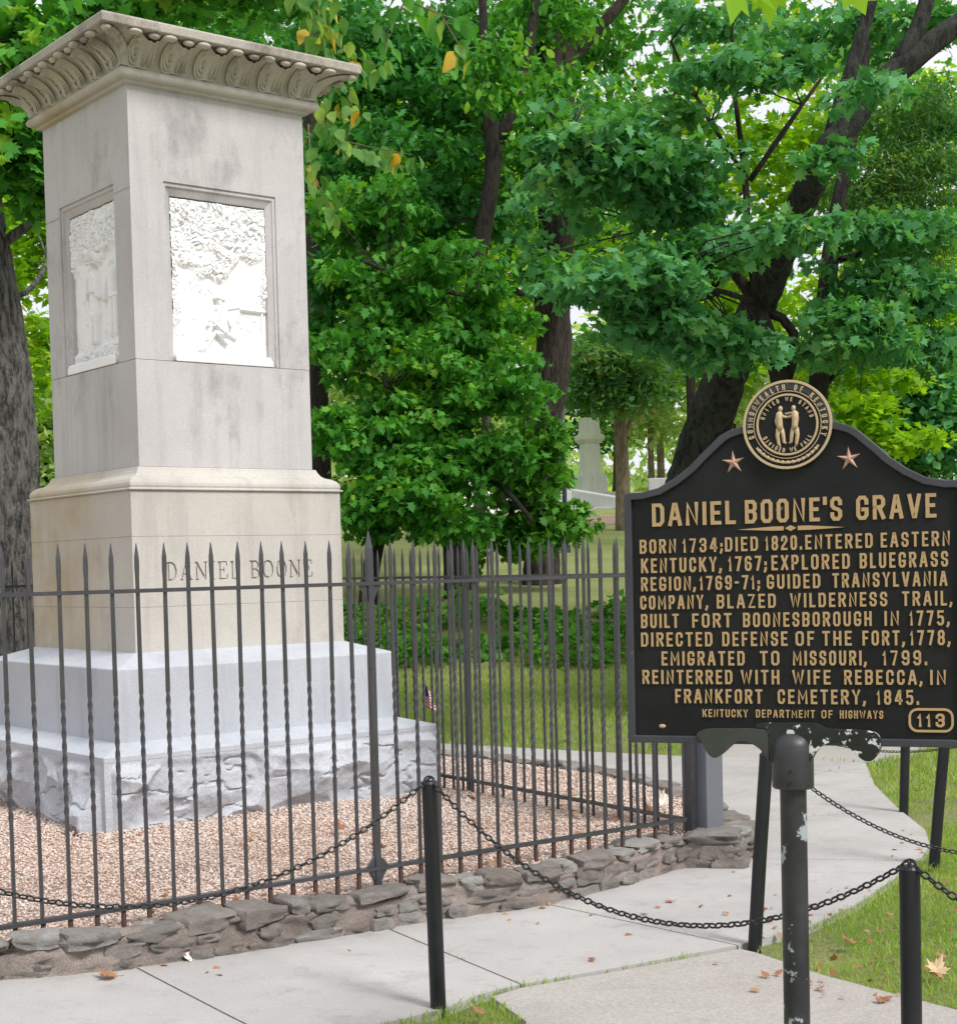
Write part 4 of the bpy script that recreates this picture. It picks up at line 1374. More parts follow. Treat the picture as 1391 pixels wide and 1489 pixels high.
LINES = [
(1.6953,1.7587,[('DANIEL',-0.3723,-0.1409),("BOONE'S",-0.1149,0.1428),('GRAVE',0.1797,0.3832)]),
(1.6211,1.6598,[('BORN',-0.4091,-0.3072),('1734;',-0.2873,-0.1784),('DIED',-0.1709,-0.0817),('1820.',-0.0610,0.0353),('ENTERED',0.0454,0.2207),('EASTERN',0.2417,0.4162)]),
(1.5674,1.6076,[('KENTUCKY,',-0.4063,-0.1823),('1767;',-0.1621,-0.0597),('EXPLORED',-0.0457,0.1607),('BLUEGRASS',0.1869,0.4108)]),
(1.5175,1.5560,[('REGION,',-0.4074,-0.2551),('1769-71;',-0.2422,-0.0790),('GUIDED',-0.0591,0.0828),('TRANSYLVANIA',0.1150,0.4082)]),
(1.4665,1.5046,[('COMPANY,',-0.4108,-0.2220),('BLAZED',-0.1963,-0.0365),('WILDERNESS',0.0023,0.2557),('TRAIL,',0.2941,0.4191)]),
(1.4149,1.4538,[('BUILT',-0.4096,-0.3036),('FORT',-0.2654,-0.1574),('BOONESBOROUGH',-0.1253,0.2151),('IN',0.2481,0.2851),('1775,',0.3128,0.4118)]),
(1.3634,1.4024,[('DIRECTED',-0.4107,-0.2111),('DEFENSE',-0.1832,-0.0067),('OF',0.0152,0.0645),('THE',0.0862,0.1627),('FORT,',0.1910,0.2983),('1778,',0.3136,0.4132)]),
(1.3108,1.3498,[('EMIGRATED',-0.3535,-0.1235),('TO',-0.0811,-0.0295),('MISSOURI,',0.0071,0.1995),('1799.',0.2431,0.3544)]),
(1.2596,1.2983,[('REINTERRED',-0.4090,-0.1580),('WITH',-0.1341,-0.0304),('WIFE',0.0048,0.1061),('REBECCA,',0.1419,0.3413),('IN',0.3620,0.4017)]),
(1.2069,1.2456,[('FRANKFORT',-0.3171,-0.0770),('CEMETERY,',-0.0350,0.1959),('1845.',0.2263,0.3323)]),
(1.1692,1.1903,[('KENTUCKY',-0.2415,-0.1172),('DEPARTMENT',-0.0949,0.0628),('OF',0.0808,0.1096),('HIGHWAYS',0.1290,0.2411)]),
]
for li, (z0, z1, ws) in enumerate(LINES):
    for s, x0, x1 in ws:
        mb = MB(); word(mb, s, x0, x1, z0, z1, FY + .002, DY, gap=.26 if li else .20, sw=.148 if li else .155)
        mb.build('word', M['gold'], sign)
mb = MB()
# ornament rule with diamond
mb.prism([(-.137, 1.6795), (-.04, 1.6850), (-.012, 1.6850), (-.012, 1.6740), (-.04, 1.6740)], DY, FY + .002)
mb.prism([(.150, 1.6775), (.055, 1.6850), (.026, 1.6850), (.026, 1.6735), (.055, 1.6735)], DY, FY + .002)
mb.prism([(-.008, 1.6795), (.007, 1.6875), (.022, 1.6795), (.007, 1.6715)], DY - .0005, FY + .002)
mb.build('ornament', M['gold'], sign)
mb = MB()
def rrect(cx, cz, hx, hz, r, n=5):
    P_ = []
    for (sx, sz_, a0) in ((1, 1, 0), (-1, 1, 90), (-1, -1, 180), (1, -1, 270)):
        for i in range(n + 1):
            a = R(a0 + 90 * i / n); P_.append((cx + sx * (hx - r) + r * math.cos(a), cz + sz_ * (hz - r) + r * math.sin(a)))
    return P_
mb.ribbon(rrect(.363, 1.1665, .054, .0285, .020), .006, FY + .002, DY, closed=True)
wb = MB(); word(wb, '113', .330, .397, 1.149, 1.184, FY + .002, DY, gap=.26, sw=.18); wb.build('numerals', M['gold'], sign)
mb.build('number_plate', M['gold'], sign)
# stars
def star(cx, cz, r):
    mb = MB(); V = [(cx, DY - .004, cz)]; 
    for i in range(10):
        a = R(90 + 36 * i + 4); rr = r if i % 2 == 0 else r * .30
        V.append((cx + rr * math.cos(a), FY - .0005, cz + rr * math.sin(a)))
    mb.add(V, [(0, i + 1, (i + 1) % 10 + 1) for i in range(10)] + [tuple(range(10, 0, -1))])
    return mb.build('star', M['copper'], sign)
star(-.144, 1.862, .033); star(.163, 1.858, .033)
mb = MB(); mb.ell((-.356, FY, 1.142), (.010, .004, .006), 8, 5); mb.build('screw_head', M['copper'], sign)

# seal
seal = MB(); 
circ = lambda r, n=48: [(sealc[0] + r * math.cos(2 * math.pi * i / n), sealc[1] + r * math.sin(2 * math.pi * i / n)) for i in range(n)]
seal.prism(circ(.1185), -.020, .016)
sealo = seal.build('seal', M['sign'], sign, bevel=.002)
def ring(r, w_, name='seal_ring', y=-.026): MB().ribbon(circ(r), w_, -.019, y, closed=True).build(name, M['gold2'], sealo, bevel=.001)
ring(.1150, .0070); ring(.0795, .0055)
ring(.0895, .0025, y=-.0235)


def ring_text(mb, s, r, a0, a1, h, flip=False, sw=.20):
    n = len(s)
    for i, c in enumerate(s):
        if c == ' ': continue
        a = R(a0 + (a1 - a0) * (i + .5) / n)
        tmp = MB(); w_ = max(SANS[c][0] * h * .9, h * .2)
        word(tmp, c, -w_ / 2, w_ / 2, -h / 2, h / 2, -.019, -.0245, sw=sw)
        rot_ = a - math.pi / 2 if not flip else a + math.pi / 2
        ca_, sa_ = math.cos(rot_), math.sin(rot_)
        cx, cz = sealc[0] + r * math.cos(a), sealc[1] + r * math.sin(a)
        mb.add([(cx + v[0] * ca_ - v[2] * sa_, v[1], cz + v[0] * sa_ + v[2] * ca_) for v in tmp.v], tmp.f)


mb = MB(); ring_text(mb, 'COMMONWEALTH OF KENTUCKY', .1000, 202, -22, .0155); mb.build('seal_lettering', M['gold2'], sealo)['kind'] = 'stuff'
mb = MB(); ring_text(mb, 'UNITED WE STAND', .0680, 168, 12, .0115); ring_text(mb, 'DIVIDED WE FALL', .0680, 205, 335, .0115, True); mb.build('seal_lettering', M['gold2'], sealo)['kind'] = 'stuff'
# scroll garland in the lower ring
mb = MB()
pts = [(sealc[0] + .100 * math.cos(R(a)), sealc[1] + .100 * math.sin(R(a))) for a in np.linspace(215, 325, 24)]
mb.ribbon(pts, .006, -.019, -.0245)
for a in np.linspace(222, 318, 13):
    mb.ell((sealc[0] + .100 * math.cos(R(a)), -.022, sealc[1] + .100 * math.sin(R(a))), (.0050, .0045, .0048), 7, 5)
mb.build('garland', M['gold2'], sealo)['kind'] = 'stuff'
# two men shaking hands, in low relief
def limb(mb, pts, r):
    mb.tube([(sealc[0] + p[0], -.021, sealc[1] + p[1]) for p in pts], r, 8)
def seal_person(sx, nm):
    mb = MB()
    mb.ell((sealc[0] + sx * .0175, -.022, sealc[1] + .043), (.0062, .006, .0078), 10, 7)
    limb(mb, [(sx * .018, .037), (sx * .0205, .030), (sx * .0215, .015), (sx * .020, .000), (sx * .0195, -.012)], [.004, .0095, .0095, .0082, .0098])
    limb(mb, [(sx * .0235, -.010), (sx * .0265, -.028), (sx * .0235, -.050), (sx * (.019 if sx < 0 else .022), -.058)], [.0068, .0058, .0045, .003])
    limb(mb, [(sx * .016, -.010), (sx * .0115, -.026), (sx * .0095, -.046), (sx * .004, -.050)], [.0065, .0055, .0043, .003])
    limb(mb, [(sx * .018, .029), (sx * .011, .022), (0, .020)], [.0045, .0038, .0034])
    if sx > 0: limb(mb, [(.022, .030), (.012, .031), (-.006, .029)], [.004, .0034, .003])
    else: limb(mb, [(-.026, .027), (-.030, .010), (-.027, -.002)], [.004, .0036, .003])
    mb.build(nm, M['gold2'], sealo, smooth=True)
seal_person(-1, 'carved_figure'); seal_person(1, 'carved_figure')

# bracket, socket, post
br = [(-.262, 1.122), (-.235, 1.138), (-.10, 1.140), (-.088, 1.156), (.072, 1.158), (.092, 1.142), (.205, 1.140), (.228, 1.130), (.236, 1.112), (.232, 1.085), (.222, 1.066), (.207, 1.056), (.190, 1.058),
      (.172, 1.074), (.150, 1.096), (.125, 1.108), (.10, 1.106), (.075, 1.090), (.058, 1.068), (.048, 1.045), (-.060, 1.045), (-.070, 1.070), (-.090, 1.090), (-.115, 1.103), (-.14, 1.106), (-.163, 1.092), (-.185, 1.070), (-.205, 1.056), (-.222, 1.062), (-.236, 1.085), (-.245, 1.105)]
L_ = [p for p in br if p[0] <= -.05]; 
iL = [(-.262, 1.122), (-.235, 1.138), (-.10, 1.140), (-.06, 1.140), (-.060, 1.045), (-.070, 1.070), (-.090, 1.090), (-.115, 1.103), (-.14, 1.106), (-.163, 1.092), (-.185, 1.070), (-.205, 1.056), (-.222, 1.062), (-.236, 1.085), (-.245, 1.105)]
def chaikin(P_, n=2):
    for _ in range(n):
        Q = []
        for i in range(len(P_)):
            a = np.array(P_[i]); b = np.array(P_[(i + 1) % len(P_)])
            if np.linalg.norm(b - a) > .06: k_ = .012 / np.linalg.norm(b - a)
            else: k_ = .25
            Q += [tuple(a + (b - a) * k_), tuple(b - (b - a) * k_)]
        P_ = Q
    return P_


iL = chaikin(iL)
MB().prism(iL, -.026, .026).build('bracket_arm', M['bracket2'], sign, bevel=.004)
iR = [(-.0595, 1.045), (-.0595, 1.141), (-.10, 1.142), (-.088, 1.156), (.072, 1.158), (.092, 1.142)] + br[6:20]
iR = chaikin(iR)
MB().prism(iR, -.027, .027).build('bracket_arm', M['bracket'], sign, bevel=.004)
mb = MB()
prof = [(.0525, .978), (.056, .982), (.056, 1.062), (.056, 1.094), (.052, 1.106), (.040, 1.120), (.024, 1.130), (.004, 1.134)]
mb.tube([(0, 0, z) for r_, z in prof], [r_ for r_, z in prof], 28)
o = mb.build('socket', M['socket'], sign); autosmooth(o, 40)
for zz in (1.030, .998):
    MB().tube([(.003, -.0555, zz), (.003, -.0595, zz)], .0045, 8).build('set_screw', M['chain'], sign)
mb = MB(); mb.tube([(0, 0, -.1), (0, 0, .3), (0, 0, .6), (0, 0, .985)], .0355, 28)
o = mb.build('post', M['post'], sign); autosmooth(o, 40)

# ------------------------------------------------------------------ leaves machinery
LEAF_MAPLE = (np.array([(0, 0, 0), (.30, .12, .05), (.52, .42, .02), (.26, .52, .03), (.30, .86, -.02), (0, 1.05, -.10), (-.30, .86, -.02), (-.26, .52, .03), (-.52, .42, .02), (-.30, .12, .05)], float),
              np.array([(0, 1, 3), (1, 2, 3), (0, 3, 7), (3, 4, 5), (3, 5, 7), (7, 5, 6), (0, 7, 9), (9, 7, 8)]))
LEAF_MAPLE = (np.array([(0, 0, 0), (.36, -.04, .06), (.25, .24, .0), (.56, .38, .04), (.31, .48, .0), (.34, .74, .0), (.19, .70, -.02), (0, 1.08, -.12), (-.19, .70, -.02), (-.34, .74, .0), (-.31, .48, .0), (-.56, .38, .04), (-.25, .24, .0), (-.36, -.04, .06)], float),
              np.array([(0, 1, 2), (2, 3, 4), (4, 5, 6), (6, 7, 8), (8, 9, 10), (10, 11, 12), (12, 13, 0), (0, 2, 12), (2, 4, 12), (4, 10, 12), (4, 6, 10), (6, 8, 10)]))
LEAF_OVAL = (np.array([(0, 0, 0), (.24, .3, .05), (.22, .7, .03), (0, 1, -.08), (-.22, .7, .03), (-.24, .3, .05)], float), np.array([(0, 1, 5), (1, 2, 5), (2, 4, 5), (2, 3, 4)]))
LEAF_SIMPLE = (np.array([(0, 0, 0), (.32, .5, .06), (0, 1, -.05), (-.32, .5, .06)], float), np.array([(0, 1, 3), (1, 2, 3)]))
LEAF_NEEDLE = (np.array([(0, 0, 0), (.12, .5, .02), (0, 1, -.1), (-.12, .5, .02)], float), np.array([(0, 1, 3), (1, 2, 3)]))


def leaf_cloud(C, size, rs, tmpl, tilt=.5, droop=.25, up=True):
    """C: (N,3) positions; leaves mostly face upwards, hang a little outward"""
    N = len(C)
    Vt, Ft = tmpl
    az = rs.uniform(0, 2 * math.pi, N)
    pitch = -droop + rs.normal(0, tilt, N)
    rollx = rs.normal(0, tilt, N)
    y = np.stack([np.cos(az) * np.cos(pitch), np.sin(az) * np.cos(pitch), np.sin(pitch)], -1)
    h = np.stack([-np.sin(az), np.cos(az), 0 * az], -1)
    nrm = np.cross(h, y)
    xh = h * np.cos(rollx)[:, None] + nrm * np.sin(rollx)[:, None]
    zn = np.cross(xh, y)
    s = size * (.42 + .95 * rs.beta(2, 1.6, N))
    V = C[:, None, :] + s[:, None, None] * (xh[:, None, :] * Vt[None, :, 0:1] + y[:, None, :] * Vt[None, :, 1:2] + zn[:, None, :] * Vt[None, :, 2:3])
    Fc = Ft[None] + len(Vt) * np.arange(N)[:, None, None]
    return V.reshape(-1, 3), Fc.reshape(-1, 3)


def clusters(cen, rad, nl, rs, flat=.35):
    """cen (M,3), rad scalar/array: nl leaves in each flattened cluster"""
    M_ = len(cen)
    d = rs.normal(0, 1, (M_, nl, 3)); d /= np.linalg.norm(d, axis=2)[..., None] + 1e-9
    r = rs.uniform(0, 1, (M_, nl, 1)) ** .45
    rad = np.broadcast_to(np.asarray(rad, float).reshape(-1, 1, 1), (M_, 1, 1))
    p = d * r * rad
    p[..., 2] *= flat
    p[..., 2] -= .25 * (np.linalg.norm(p[..., :2], axis=2)) ** 2 / rad[..., 0]
    return (cen[:, None, :] + p).reshape(-1, 3)


def px_region(rs, u0, u1, v0, v1, Y0, Y1, m):
    u = rs.uniform(u0, u1, m); v = rs.uniform(v0, v1, m); Yv = rs.uniform(Y0, Y1, m)
    return np.array([aty(a, b, c) for a, b, c in zip(u, v, Yv)])


def px_ellipse(rs, u, v, ru, rv, Y, m, dy=None):
    d = rs.normal(0, 1, (m, 3)); d /= np.linalg.norm(d, axis=1)[:, None]
    r = rs.uniform(0, 1, (m, 1)) ** (1 / 2.4)
    d = d * r
    k = Y / F_PX
    c = aty(u, v, Y)
    return np.stack([c[0] + d[:, 0] * ru * k, c[1] + d[:, 1] * (dy if dy else ru * k * .9), c[2] + d[:, 2] * rv * k], -1)


def tree(name, label, cat, trunk, bk, limbs=(), crowns=(), group=None, seed=0, sides=14, tn=.10, twigs=True, st=.25, nsc=2.0):
    """trunk: [(u, v, Y, r_px)...] ; limbs the same; crowns: list of (material, template, size, cen array, rad, nl, flat, tilt, droop)"""
    rs = np.random.default_rng(seed)
    pts = [aty(u, v, Y) for u, v, Y, r in trunk]; rad = [r * Y / F_PX for u, v, Y, r in trunk]
    base = pts[0].copy()
    g = float(gz(base[0], base[1]))
    if base[2] > g - .1:
        pts.insert(0, np.array([base[0] + (pts[0][0] - pts[1][0]) * .1, base[1], g - .15])); rad.insert(0, rad[0] * 1.25)
    root = empty(name, (pts[0][0], pts[0][1], g), 0, label, cat, group)

    def fine(P, Rr, st=st):
        oP, oR = [], []
        for (a, b, ra, rb) in zip(P[:-1], P[1:], Rr[:-1], Rr[1:]):
            k = max(1, int(np.linalg.norm(b - a) / st))
            for j in range(k): oP.append(a + (b - a) * j / k); oR.append(ra + (rb - ra) * j / k)
        oP.append(P[-1]); oR.append(Rr[-1])
        # soften
        for _ in range(2):
            q = [oP[0]] + [(oP[i - 1] + 2 * oP[i] + oP[i + 1]) / 4 for i in range(1, len(oP) - 1)] + [oP[-1]]; oP = q
        return oP, oR
    off = np.array([pts[0][0], pts[0][1], g])
    tp, tr_ = fine(pts, rad)
    mb = MB(); mb.tube([p - off for p in tp], tr_, sides, noise=tn, seed=seed, nsc=nsc)
    mb.build('trunk', M[bk], root, smooth=True)
    allp = list(tp)
    for L in limbs:
        lp = [aty(u, v, Y) for u, v, Y, r in L]; lr = [r * Y / F_PX for u, v, Y, r in L]
        lp, lr = fine(lp, lr, .2)
        mb = MB(); mb.tube([p - off for p in lp], lr, 8, noise=tn * .7, seed=seed + 3)
        mb.build('limb', M[bk], root, smooth=True)
        allp += lp
    AP = np.array(allp)
    tw = MB()
    for (mt, tm, size, cen, rd, nl, flat, tilt, droop) in crowns:
        C = clusters(cen, rd, nl, rs, flat)
        V, Fc = leaf_cloud(C, size, rs, tm, tilt, droop)
        me = fast_mesh('crown', V - off, Fc)
        link_mesh('crown', me, M[mt], root)
        if twigs:
            for c in cen[::5]:
                dd = np.linalg.norm(AP - c, axis=1); j = int(dd.argmin())
                if dd[j] > 1.3 or dd[j] < .2: continue
                a = AP[j]; mid = (a + c) / 2 + rs.normal(0, .06, 3) + [0, 0, .12 * dd[j] / 2]
                tw.tube([a - off, mid - off, c - off], [.010, .007, .003], 4, cap=False)
    if tw.v: tw.build('twigs', M[bk], root)['kind'] = 'stuff'
    return root


def cat_(*a): return np.concatenate(a)


r1 = np.random.default_rng(11)
E_ = lambda *a, **k: px_ellipse(r1, *a, **k)
RG = lambda *a: px_region(r1, *a)

# 1. leaning dark trunk
tree('leaning_tree', 'thick dark mossy tree leaning to the right behind the marker sign', 'tree',
     [(985, 900, 15.2, 48), (1002, 740, 15.2, 42), (1028, 620, 15, 32), (1062, 530, 14.6, 27), (1112, 420, 14, 24), (1158, 310, 13.2, 21), (1205, 215, 12.6, 19), (1270, 130, 12.6, 18), (1370, 50, 12.6, 15), (1500, -40, 12.6, 14), (1640, -190, 12.6, 18)],
     'bark_moss',
     [[(1205, 215, 12.6, 14), (1235, 110, 12.6, 11), (1262, 20, 12.6, 9), (1290, -80, 12.6, 6)], [(1300, 105, 12.6, 14), (1345, 30, 12.6, 12), (1360, -60, 12.6, 10)]],
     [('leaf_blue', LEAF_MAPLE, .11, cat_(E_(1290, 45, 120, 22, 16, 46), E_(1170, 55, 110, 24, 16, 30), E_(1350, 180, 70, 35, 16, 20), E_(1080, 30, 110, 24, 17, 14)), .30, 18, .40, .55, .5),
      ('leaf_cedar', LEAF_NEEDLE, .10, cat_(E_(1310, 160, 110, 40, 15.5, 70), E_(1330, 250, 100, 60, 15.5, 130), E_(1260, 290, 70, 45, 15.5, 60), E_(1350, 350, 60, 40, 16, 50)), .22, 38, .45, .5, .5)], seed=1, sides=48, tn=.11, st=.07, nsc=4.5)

# 2. twin maple behind the sign
tree('maple_tree', 'maple with a forked looping trunk rising just above the round seal of the sign', 'tree',
     [(1160, 800, 14, 20), (1150, 640, 14, 17), (1140, 560, 14, 15), (1122, 500, 14, 13), (1112, 460, 14, 12), (1085, 415, 14, 9), (1060, 375, 14, 7), (1020, 342, 14, 6), (960, 330, 14, 4)],
     'bark_dark',
     [[(1140, 560, 14, 10), (1162, 515, 14, 8), (1165, 475, 14, 7), (1140, 455, 14, 7), (1112, 452, 14, 8)],
      [(1098, 420, 14, 6), (1082, 370, 14, 5), (1088, 300, 14, 5), (1085, 250, 14, 5), (1075, 190, 14, 4), (1063, 130, 14, 3), (1064, 40, 14, 2.5)],
      [(1090, 262, 14, 4), (1130, 205, 14, 4), (1165, 150, 14, 3), (1200, 105, 14, 2)],
      [(1083, 255, 14, 4), (1055, 215, 14, 3), (1010, 140, 14, 3), (975, 60, 14, 2)],
      [(1100, 440, 14, 5), (1040, 420, 13, 4), (950, 415, 12.4, 3), (880, 405, 12, 2)],
      [(1020, 342, 14, 4), (960, 300, 13, 3), (880, 240, 12.5, 3), (820, 215, 12.5, 2)]],
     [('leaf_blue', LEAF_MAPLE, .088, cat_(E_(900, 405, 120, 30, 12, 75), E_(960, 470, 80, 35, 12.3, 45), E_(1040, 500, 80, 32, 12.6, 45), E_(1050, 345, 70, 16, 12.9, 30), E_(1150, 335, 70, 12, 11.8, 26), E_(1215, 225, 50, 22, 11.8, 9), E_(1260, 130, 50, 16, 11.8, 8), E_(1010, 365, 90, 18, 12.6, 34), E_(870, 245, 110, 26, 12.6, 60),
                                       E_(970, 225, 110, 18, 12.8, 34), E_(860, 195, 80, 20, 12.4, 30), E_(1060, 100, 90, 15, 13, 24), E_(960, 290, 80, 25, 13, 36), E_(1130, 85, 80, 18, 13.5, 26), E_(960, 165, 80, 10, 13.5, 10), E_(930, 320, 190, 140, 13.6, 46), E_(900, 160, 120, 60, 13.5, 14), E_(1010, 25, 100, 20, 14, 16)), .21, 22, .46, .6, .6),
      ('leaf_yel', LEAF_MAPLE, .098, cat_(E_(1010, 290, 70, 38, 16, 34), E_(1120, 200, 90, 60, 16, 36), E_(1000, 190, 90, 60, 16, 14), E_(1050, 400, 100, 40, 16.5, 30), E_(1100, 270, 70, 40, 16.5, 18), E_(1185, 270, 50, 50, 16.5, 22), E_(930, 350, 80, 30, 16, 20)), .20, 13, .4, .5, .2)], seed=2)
tree('maple_tree', 'slim maple with a straight dark trunk right of the round seal on the sign', 'tree',
     [(1180, 800, 15, 17), (1184, 640, 15, 16), (1190, 560, 15, 15), (1196, 470, 15, 14), (1206, 380, 15, 13), (1212, 320, 15, 12), (1230, 240, 15, 9), (1250, 150, 15, 7), (1262, 60, 15, 5)],
     'bark_dark',
     [[(1218, 378, 15, 5), (1250, 372, 15, 5), (1275, 360, 15, 4), (1330, 330, 15, 3)],
      [(1312, 468, 15, 9), (1308, 440, 15, 8), (1296, 405, 15, 6), (1292, 350, 15, 5), (1300, 300, 15, 4)],
      [(1200, 470, 15, 6), (1250, 462, 15, 6), (1308, 446, 15, 6), (1350, 440, 15, 4), (1400, 400, 15, 3)],
      [(1190, 570, 15, 5), (1225, 520, 15, 4), (1260, 500, 15, 3)]],
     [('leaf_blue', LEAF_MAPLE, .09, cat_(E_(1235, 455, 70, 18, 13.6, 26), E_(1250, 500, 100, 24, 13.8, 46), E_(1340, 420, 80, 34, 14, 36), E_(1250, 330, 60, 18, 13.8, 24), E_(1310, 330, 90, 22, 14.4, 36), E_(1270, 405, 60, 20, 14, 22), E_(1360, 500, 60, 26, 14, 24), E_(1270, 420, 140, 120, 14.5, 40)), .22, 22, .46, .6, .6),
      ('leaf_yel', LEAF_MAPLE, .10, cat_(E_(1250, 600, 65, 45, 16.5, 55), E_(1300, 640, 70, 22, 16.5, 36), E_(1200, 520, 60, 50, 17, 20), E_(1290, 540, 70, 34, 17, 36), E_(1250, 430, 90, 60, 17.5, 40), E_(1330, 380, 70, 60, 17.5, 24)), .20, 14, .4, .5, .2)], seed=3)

# 3. brown trunk in the middle
tree('shade_tree', 'tall tree with a thick brown bare trunk in the middle background', 'tree',
     [(787, 838, 24, 26), (787, 780, 24, 24), (780, 705, 24, 25), (784, 620, 24, 25), (800, 560, 24, 25), (806, 500, 24, 24), (803, 430, 24, 25), (808, 340, 24, 25), (810, 250, 24, 25), (808, 150, 24, 25), (810, 60, 24, 25), (822, -30, 24, 20), (830, -160, 24, 14)],
     'bark_brown',
     [[(815, 110, 24, 10), (850, 60, 24, 9), (900, 10, 24, 8), (940, -50, 24, 6)], [(800, 440, 24, 7), (850, 400, 23, 6), (905, 330, 22.5, 4)], [(795, 430, 24, 6), (750, 425, 23, 5), (710, 415, 22, 4), (690, 370, 22, 3)]],
     [('leaf_mid', LEAF_OVAL, .14, cat_(E_(800, 30, 160, 70, 25, 110), E_(700, 110, 130, 90, 27, 90), E_(860, 60, 60, 50, 25.5, 14), E_(830, 195, 110, 50, 22.5, 70), E_(800, 385, 60, 22, 22.5, 26), E_(800, 20, 70, 30, 22.5, 26), E_(730, 110, 60, 60, 21, 30), E_(820, 110, 50, 24, 22.5, 14), E_(720, 260, 130, 50, 25, 60), E_(860, 330, 90, 40, 25.5, 34)), .36, 28, .55, .6, .6),
      ('leaf_yel', LEAF_OVAL, .14, cat_(E_(680, 130, 80, 70, 29, 34), E_(760, 330, 110, 50, 29, 46), E_(730, 470, 90, 50, 28, 44), E_(850, 360, 80, 60, 30, 30), E_(850, 130, 80, 60, 30, 20)), .4, 26, .5, .6, .1),
      ('leaf_ivy', LEAF_MAPLE, .12, cat_(E_(770, 640, 60, 40, 22.3, 40), E_(760, 690, 70, 60, 22.5, 80), E_(800, 760, 55, 35, 22.6, 60), E_(735, 780, 45, 26, 22.6, 22)), .24, 22, .6, .7, .6)], seed=4, sides=40, tn=.10, st=.10, nsc=3.5)

# 4. forked smaller trees and the dense small-leaved mass
tree('young_tree', 'slender tree with a dark base and forked upper stem beside the monument shaft', 'tree',
     [(662, 862, 22, 17), (658, 790, 22, 14), (652, 710, 22, 12), (660, 620, 22, 11), (675, 520, 22, 10), (686, 430, 22, 12), (700, 350, 22, 12), (716, 260, 22, 12), (722, 200, 22, 13), (706, 150, 22, 9), (703, 60, 22, 7), (700, -40, 22, 5)],
     'bark_dark',
     [[(722, 205, 22, 10), (748, 165, 22, 9), (766, 110, 22, 8), (772, 50, 22, 7), (782, -20, 22, 6)], [(660, 620, 22, 5), (620, 590, 21, 4), (560, 560, 20, 3)], [(655, 700, 22, 5), (700, 690, 21, 4), (740, 715, 20.5, 4), (775, 760, 20, 3)], [(655, 690, 22, 5), (600, 670, 21, 4), (540, 650, 20, 3)], [(690, 430, 22, 4), (620, 420, 21, 4), (530, 380, 20, 3)]],
     [('leaf_mid', LEAF_MAPLE, .112, cat_(E_(560, 500, 120, 65, 20.8, 74), E_(600, 400, 150, 55, 21, 74), E_(530, 300, 90, 50, 21, 44), E_(560, 620, 115, 60, 20.6, 84), E_(590, 700, 105, 55, 20.4, 80), E_(690, 560, 115, 55, 20.8, 58), E_(680, 655, 95, 36, 20.6, 38), E_(540, 740, 60, 36, 20.2, 34), E_(650, 755, 70, 30, 20.6, 26), E_(700, 480, 95, 45, 21.5, 36)), .30, 40, .34, .6, .8),
      ('leaf_deep', LEAF_MAPLE, .12, cat_(E_(560, 230, 140, 60, 23, 100), E_(620, 130, 160, 70, 24, 130), E_(520, 60, 110, 70, 24, 80), E_(680, 40, 120, 50, 24, 60), E_(640, 320, 120, 50, 23, 80), E_(480, 420, 40, 100, 22, 40)), .33, 30, .5, .6, .7)], seed=5)
tree('dark_tree', 'straight dark trunk partly hidden by the right edge of the monument shaft', 'tree',
     [(470, 870, 23, 17), (466, 700, 23, 16), (462, 560, 23, 15), (458, 420, 23, 14), (456, 300, 23, 12), (452, 150, 23, 10)], 'bark_dark', [],
     [('leaf_deep', LEAF_OVAL, .13, cat_(E_(480, 120, 90, 90, 24, 60), E_(380, 40, 200, 70, 26, 90)), .38, 26, .4, .5, .3)], seed=6)
tree('dark_tree', 'short dark trunk standing in ivy right of the monument pedestal', 'tree',
     [(532, 920, 21, 14), (534, 860, 21, 13), (545, 790, 21, 12), (560, 740, 21, 9), (570, 690, 21, 7), (560, 640, 21, 5)], 'bark_dark', [],
     [('leaf_mid', LEAF_OVAL, .11, cat_(E_(545, 700, 50, 50, 21, 24)), .25, 26, .4, .45, .3)], seed=7)
tree('ivy_tree', 'slim pale ivy-clad trunk next to the dark forked tree behind the fence', 'tree',
     [(686, 858, 23.5, 9), (690, 790, 23.5, 8), (700, 700, 23.5, 8), (708, 600, 23.5, 7), (712, 500, 23.5, 6)], 'bark_grey', [],
     [('leaf_ivy', LEAF_MAPLE, .10, cat_(E_(690, 800, 14, 55, 23.3, 16)), .16, 16, 1, .8, .3)], seed=8)

# 5. big grey trunk at the left edge
tree('old_tree', 'massive tree with lichened grey bark at the left edge of the view', 'tree',
     [(-12, 900, 14, 66), (-14, 860, 14, 60), (-8, 770, 14, 58), (-6, 680, 14, 58), (-14, 560, 14, 56), (-34, 430, 14, 55), (-52, 320, 14, 53), (-70, 200, 14, 58), (-85, 60, 14, 52), (-95, -120, 14, 46)], 'bark_grey',
     [[(-30, 375, 14, 9), (20, 343, 14, 8), (58, 318, 14, 7), (90, 290, 14, 5), (140, 230, 14, 4)], [(20, 430, 15, 5), (45, 425, 15.5, 4), (70, 380, 16, 3)]],
     [('leaf_mid', LEAF_MAPLE, .13, cat_(E_(60, 60, 130, 60, 13, 60), E_(20, 200, 60, 60, 13, 40), E_(190, -10, 130, 34, 13.5, 36), E_(50, 260, 30, 60, 13.5, 18), E_(330, -12, 130, 26, 13.5, 24)), .25, 18, .4, .5, .5),
      ('leaf_yel', LEAF_MAPLE, .11, cat_(E_(50, 330, 40, 110, 17, 50), E_(60, 520, 30, 90, 18, 30), E_(40, 130, 80, 80, 17, 30)), .26, 16, .5, .5, .2)], seed=9, sides=110, tn=.085, st=.05, nsc=5.5)

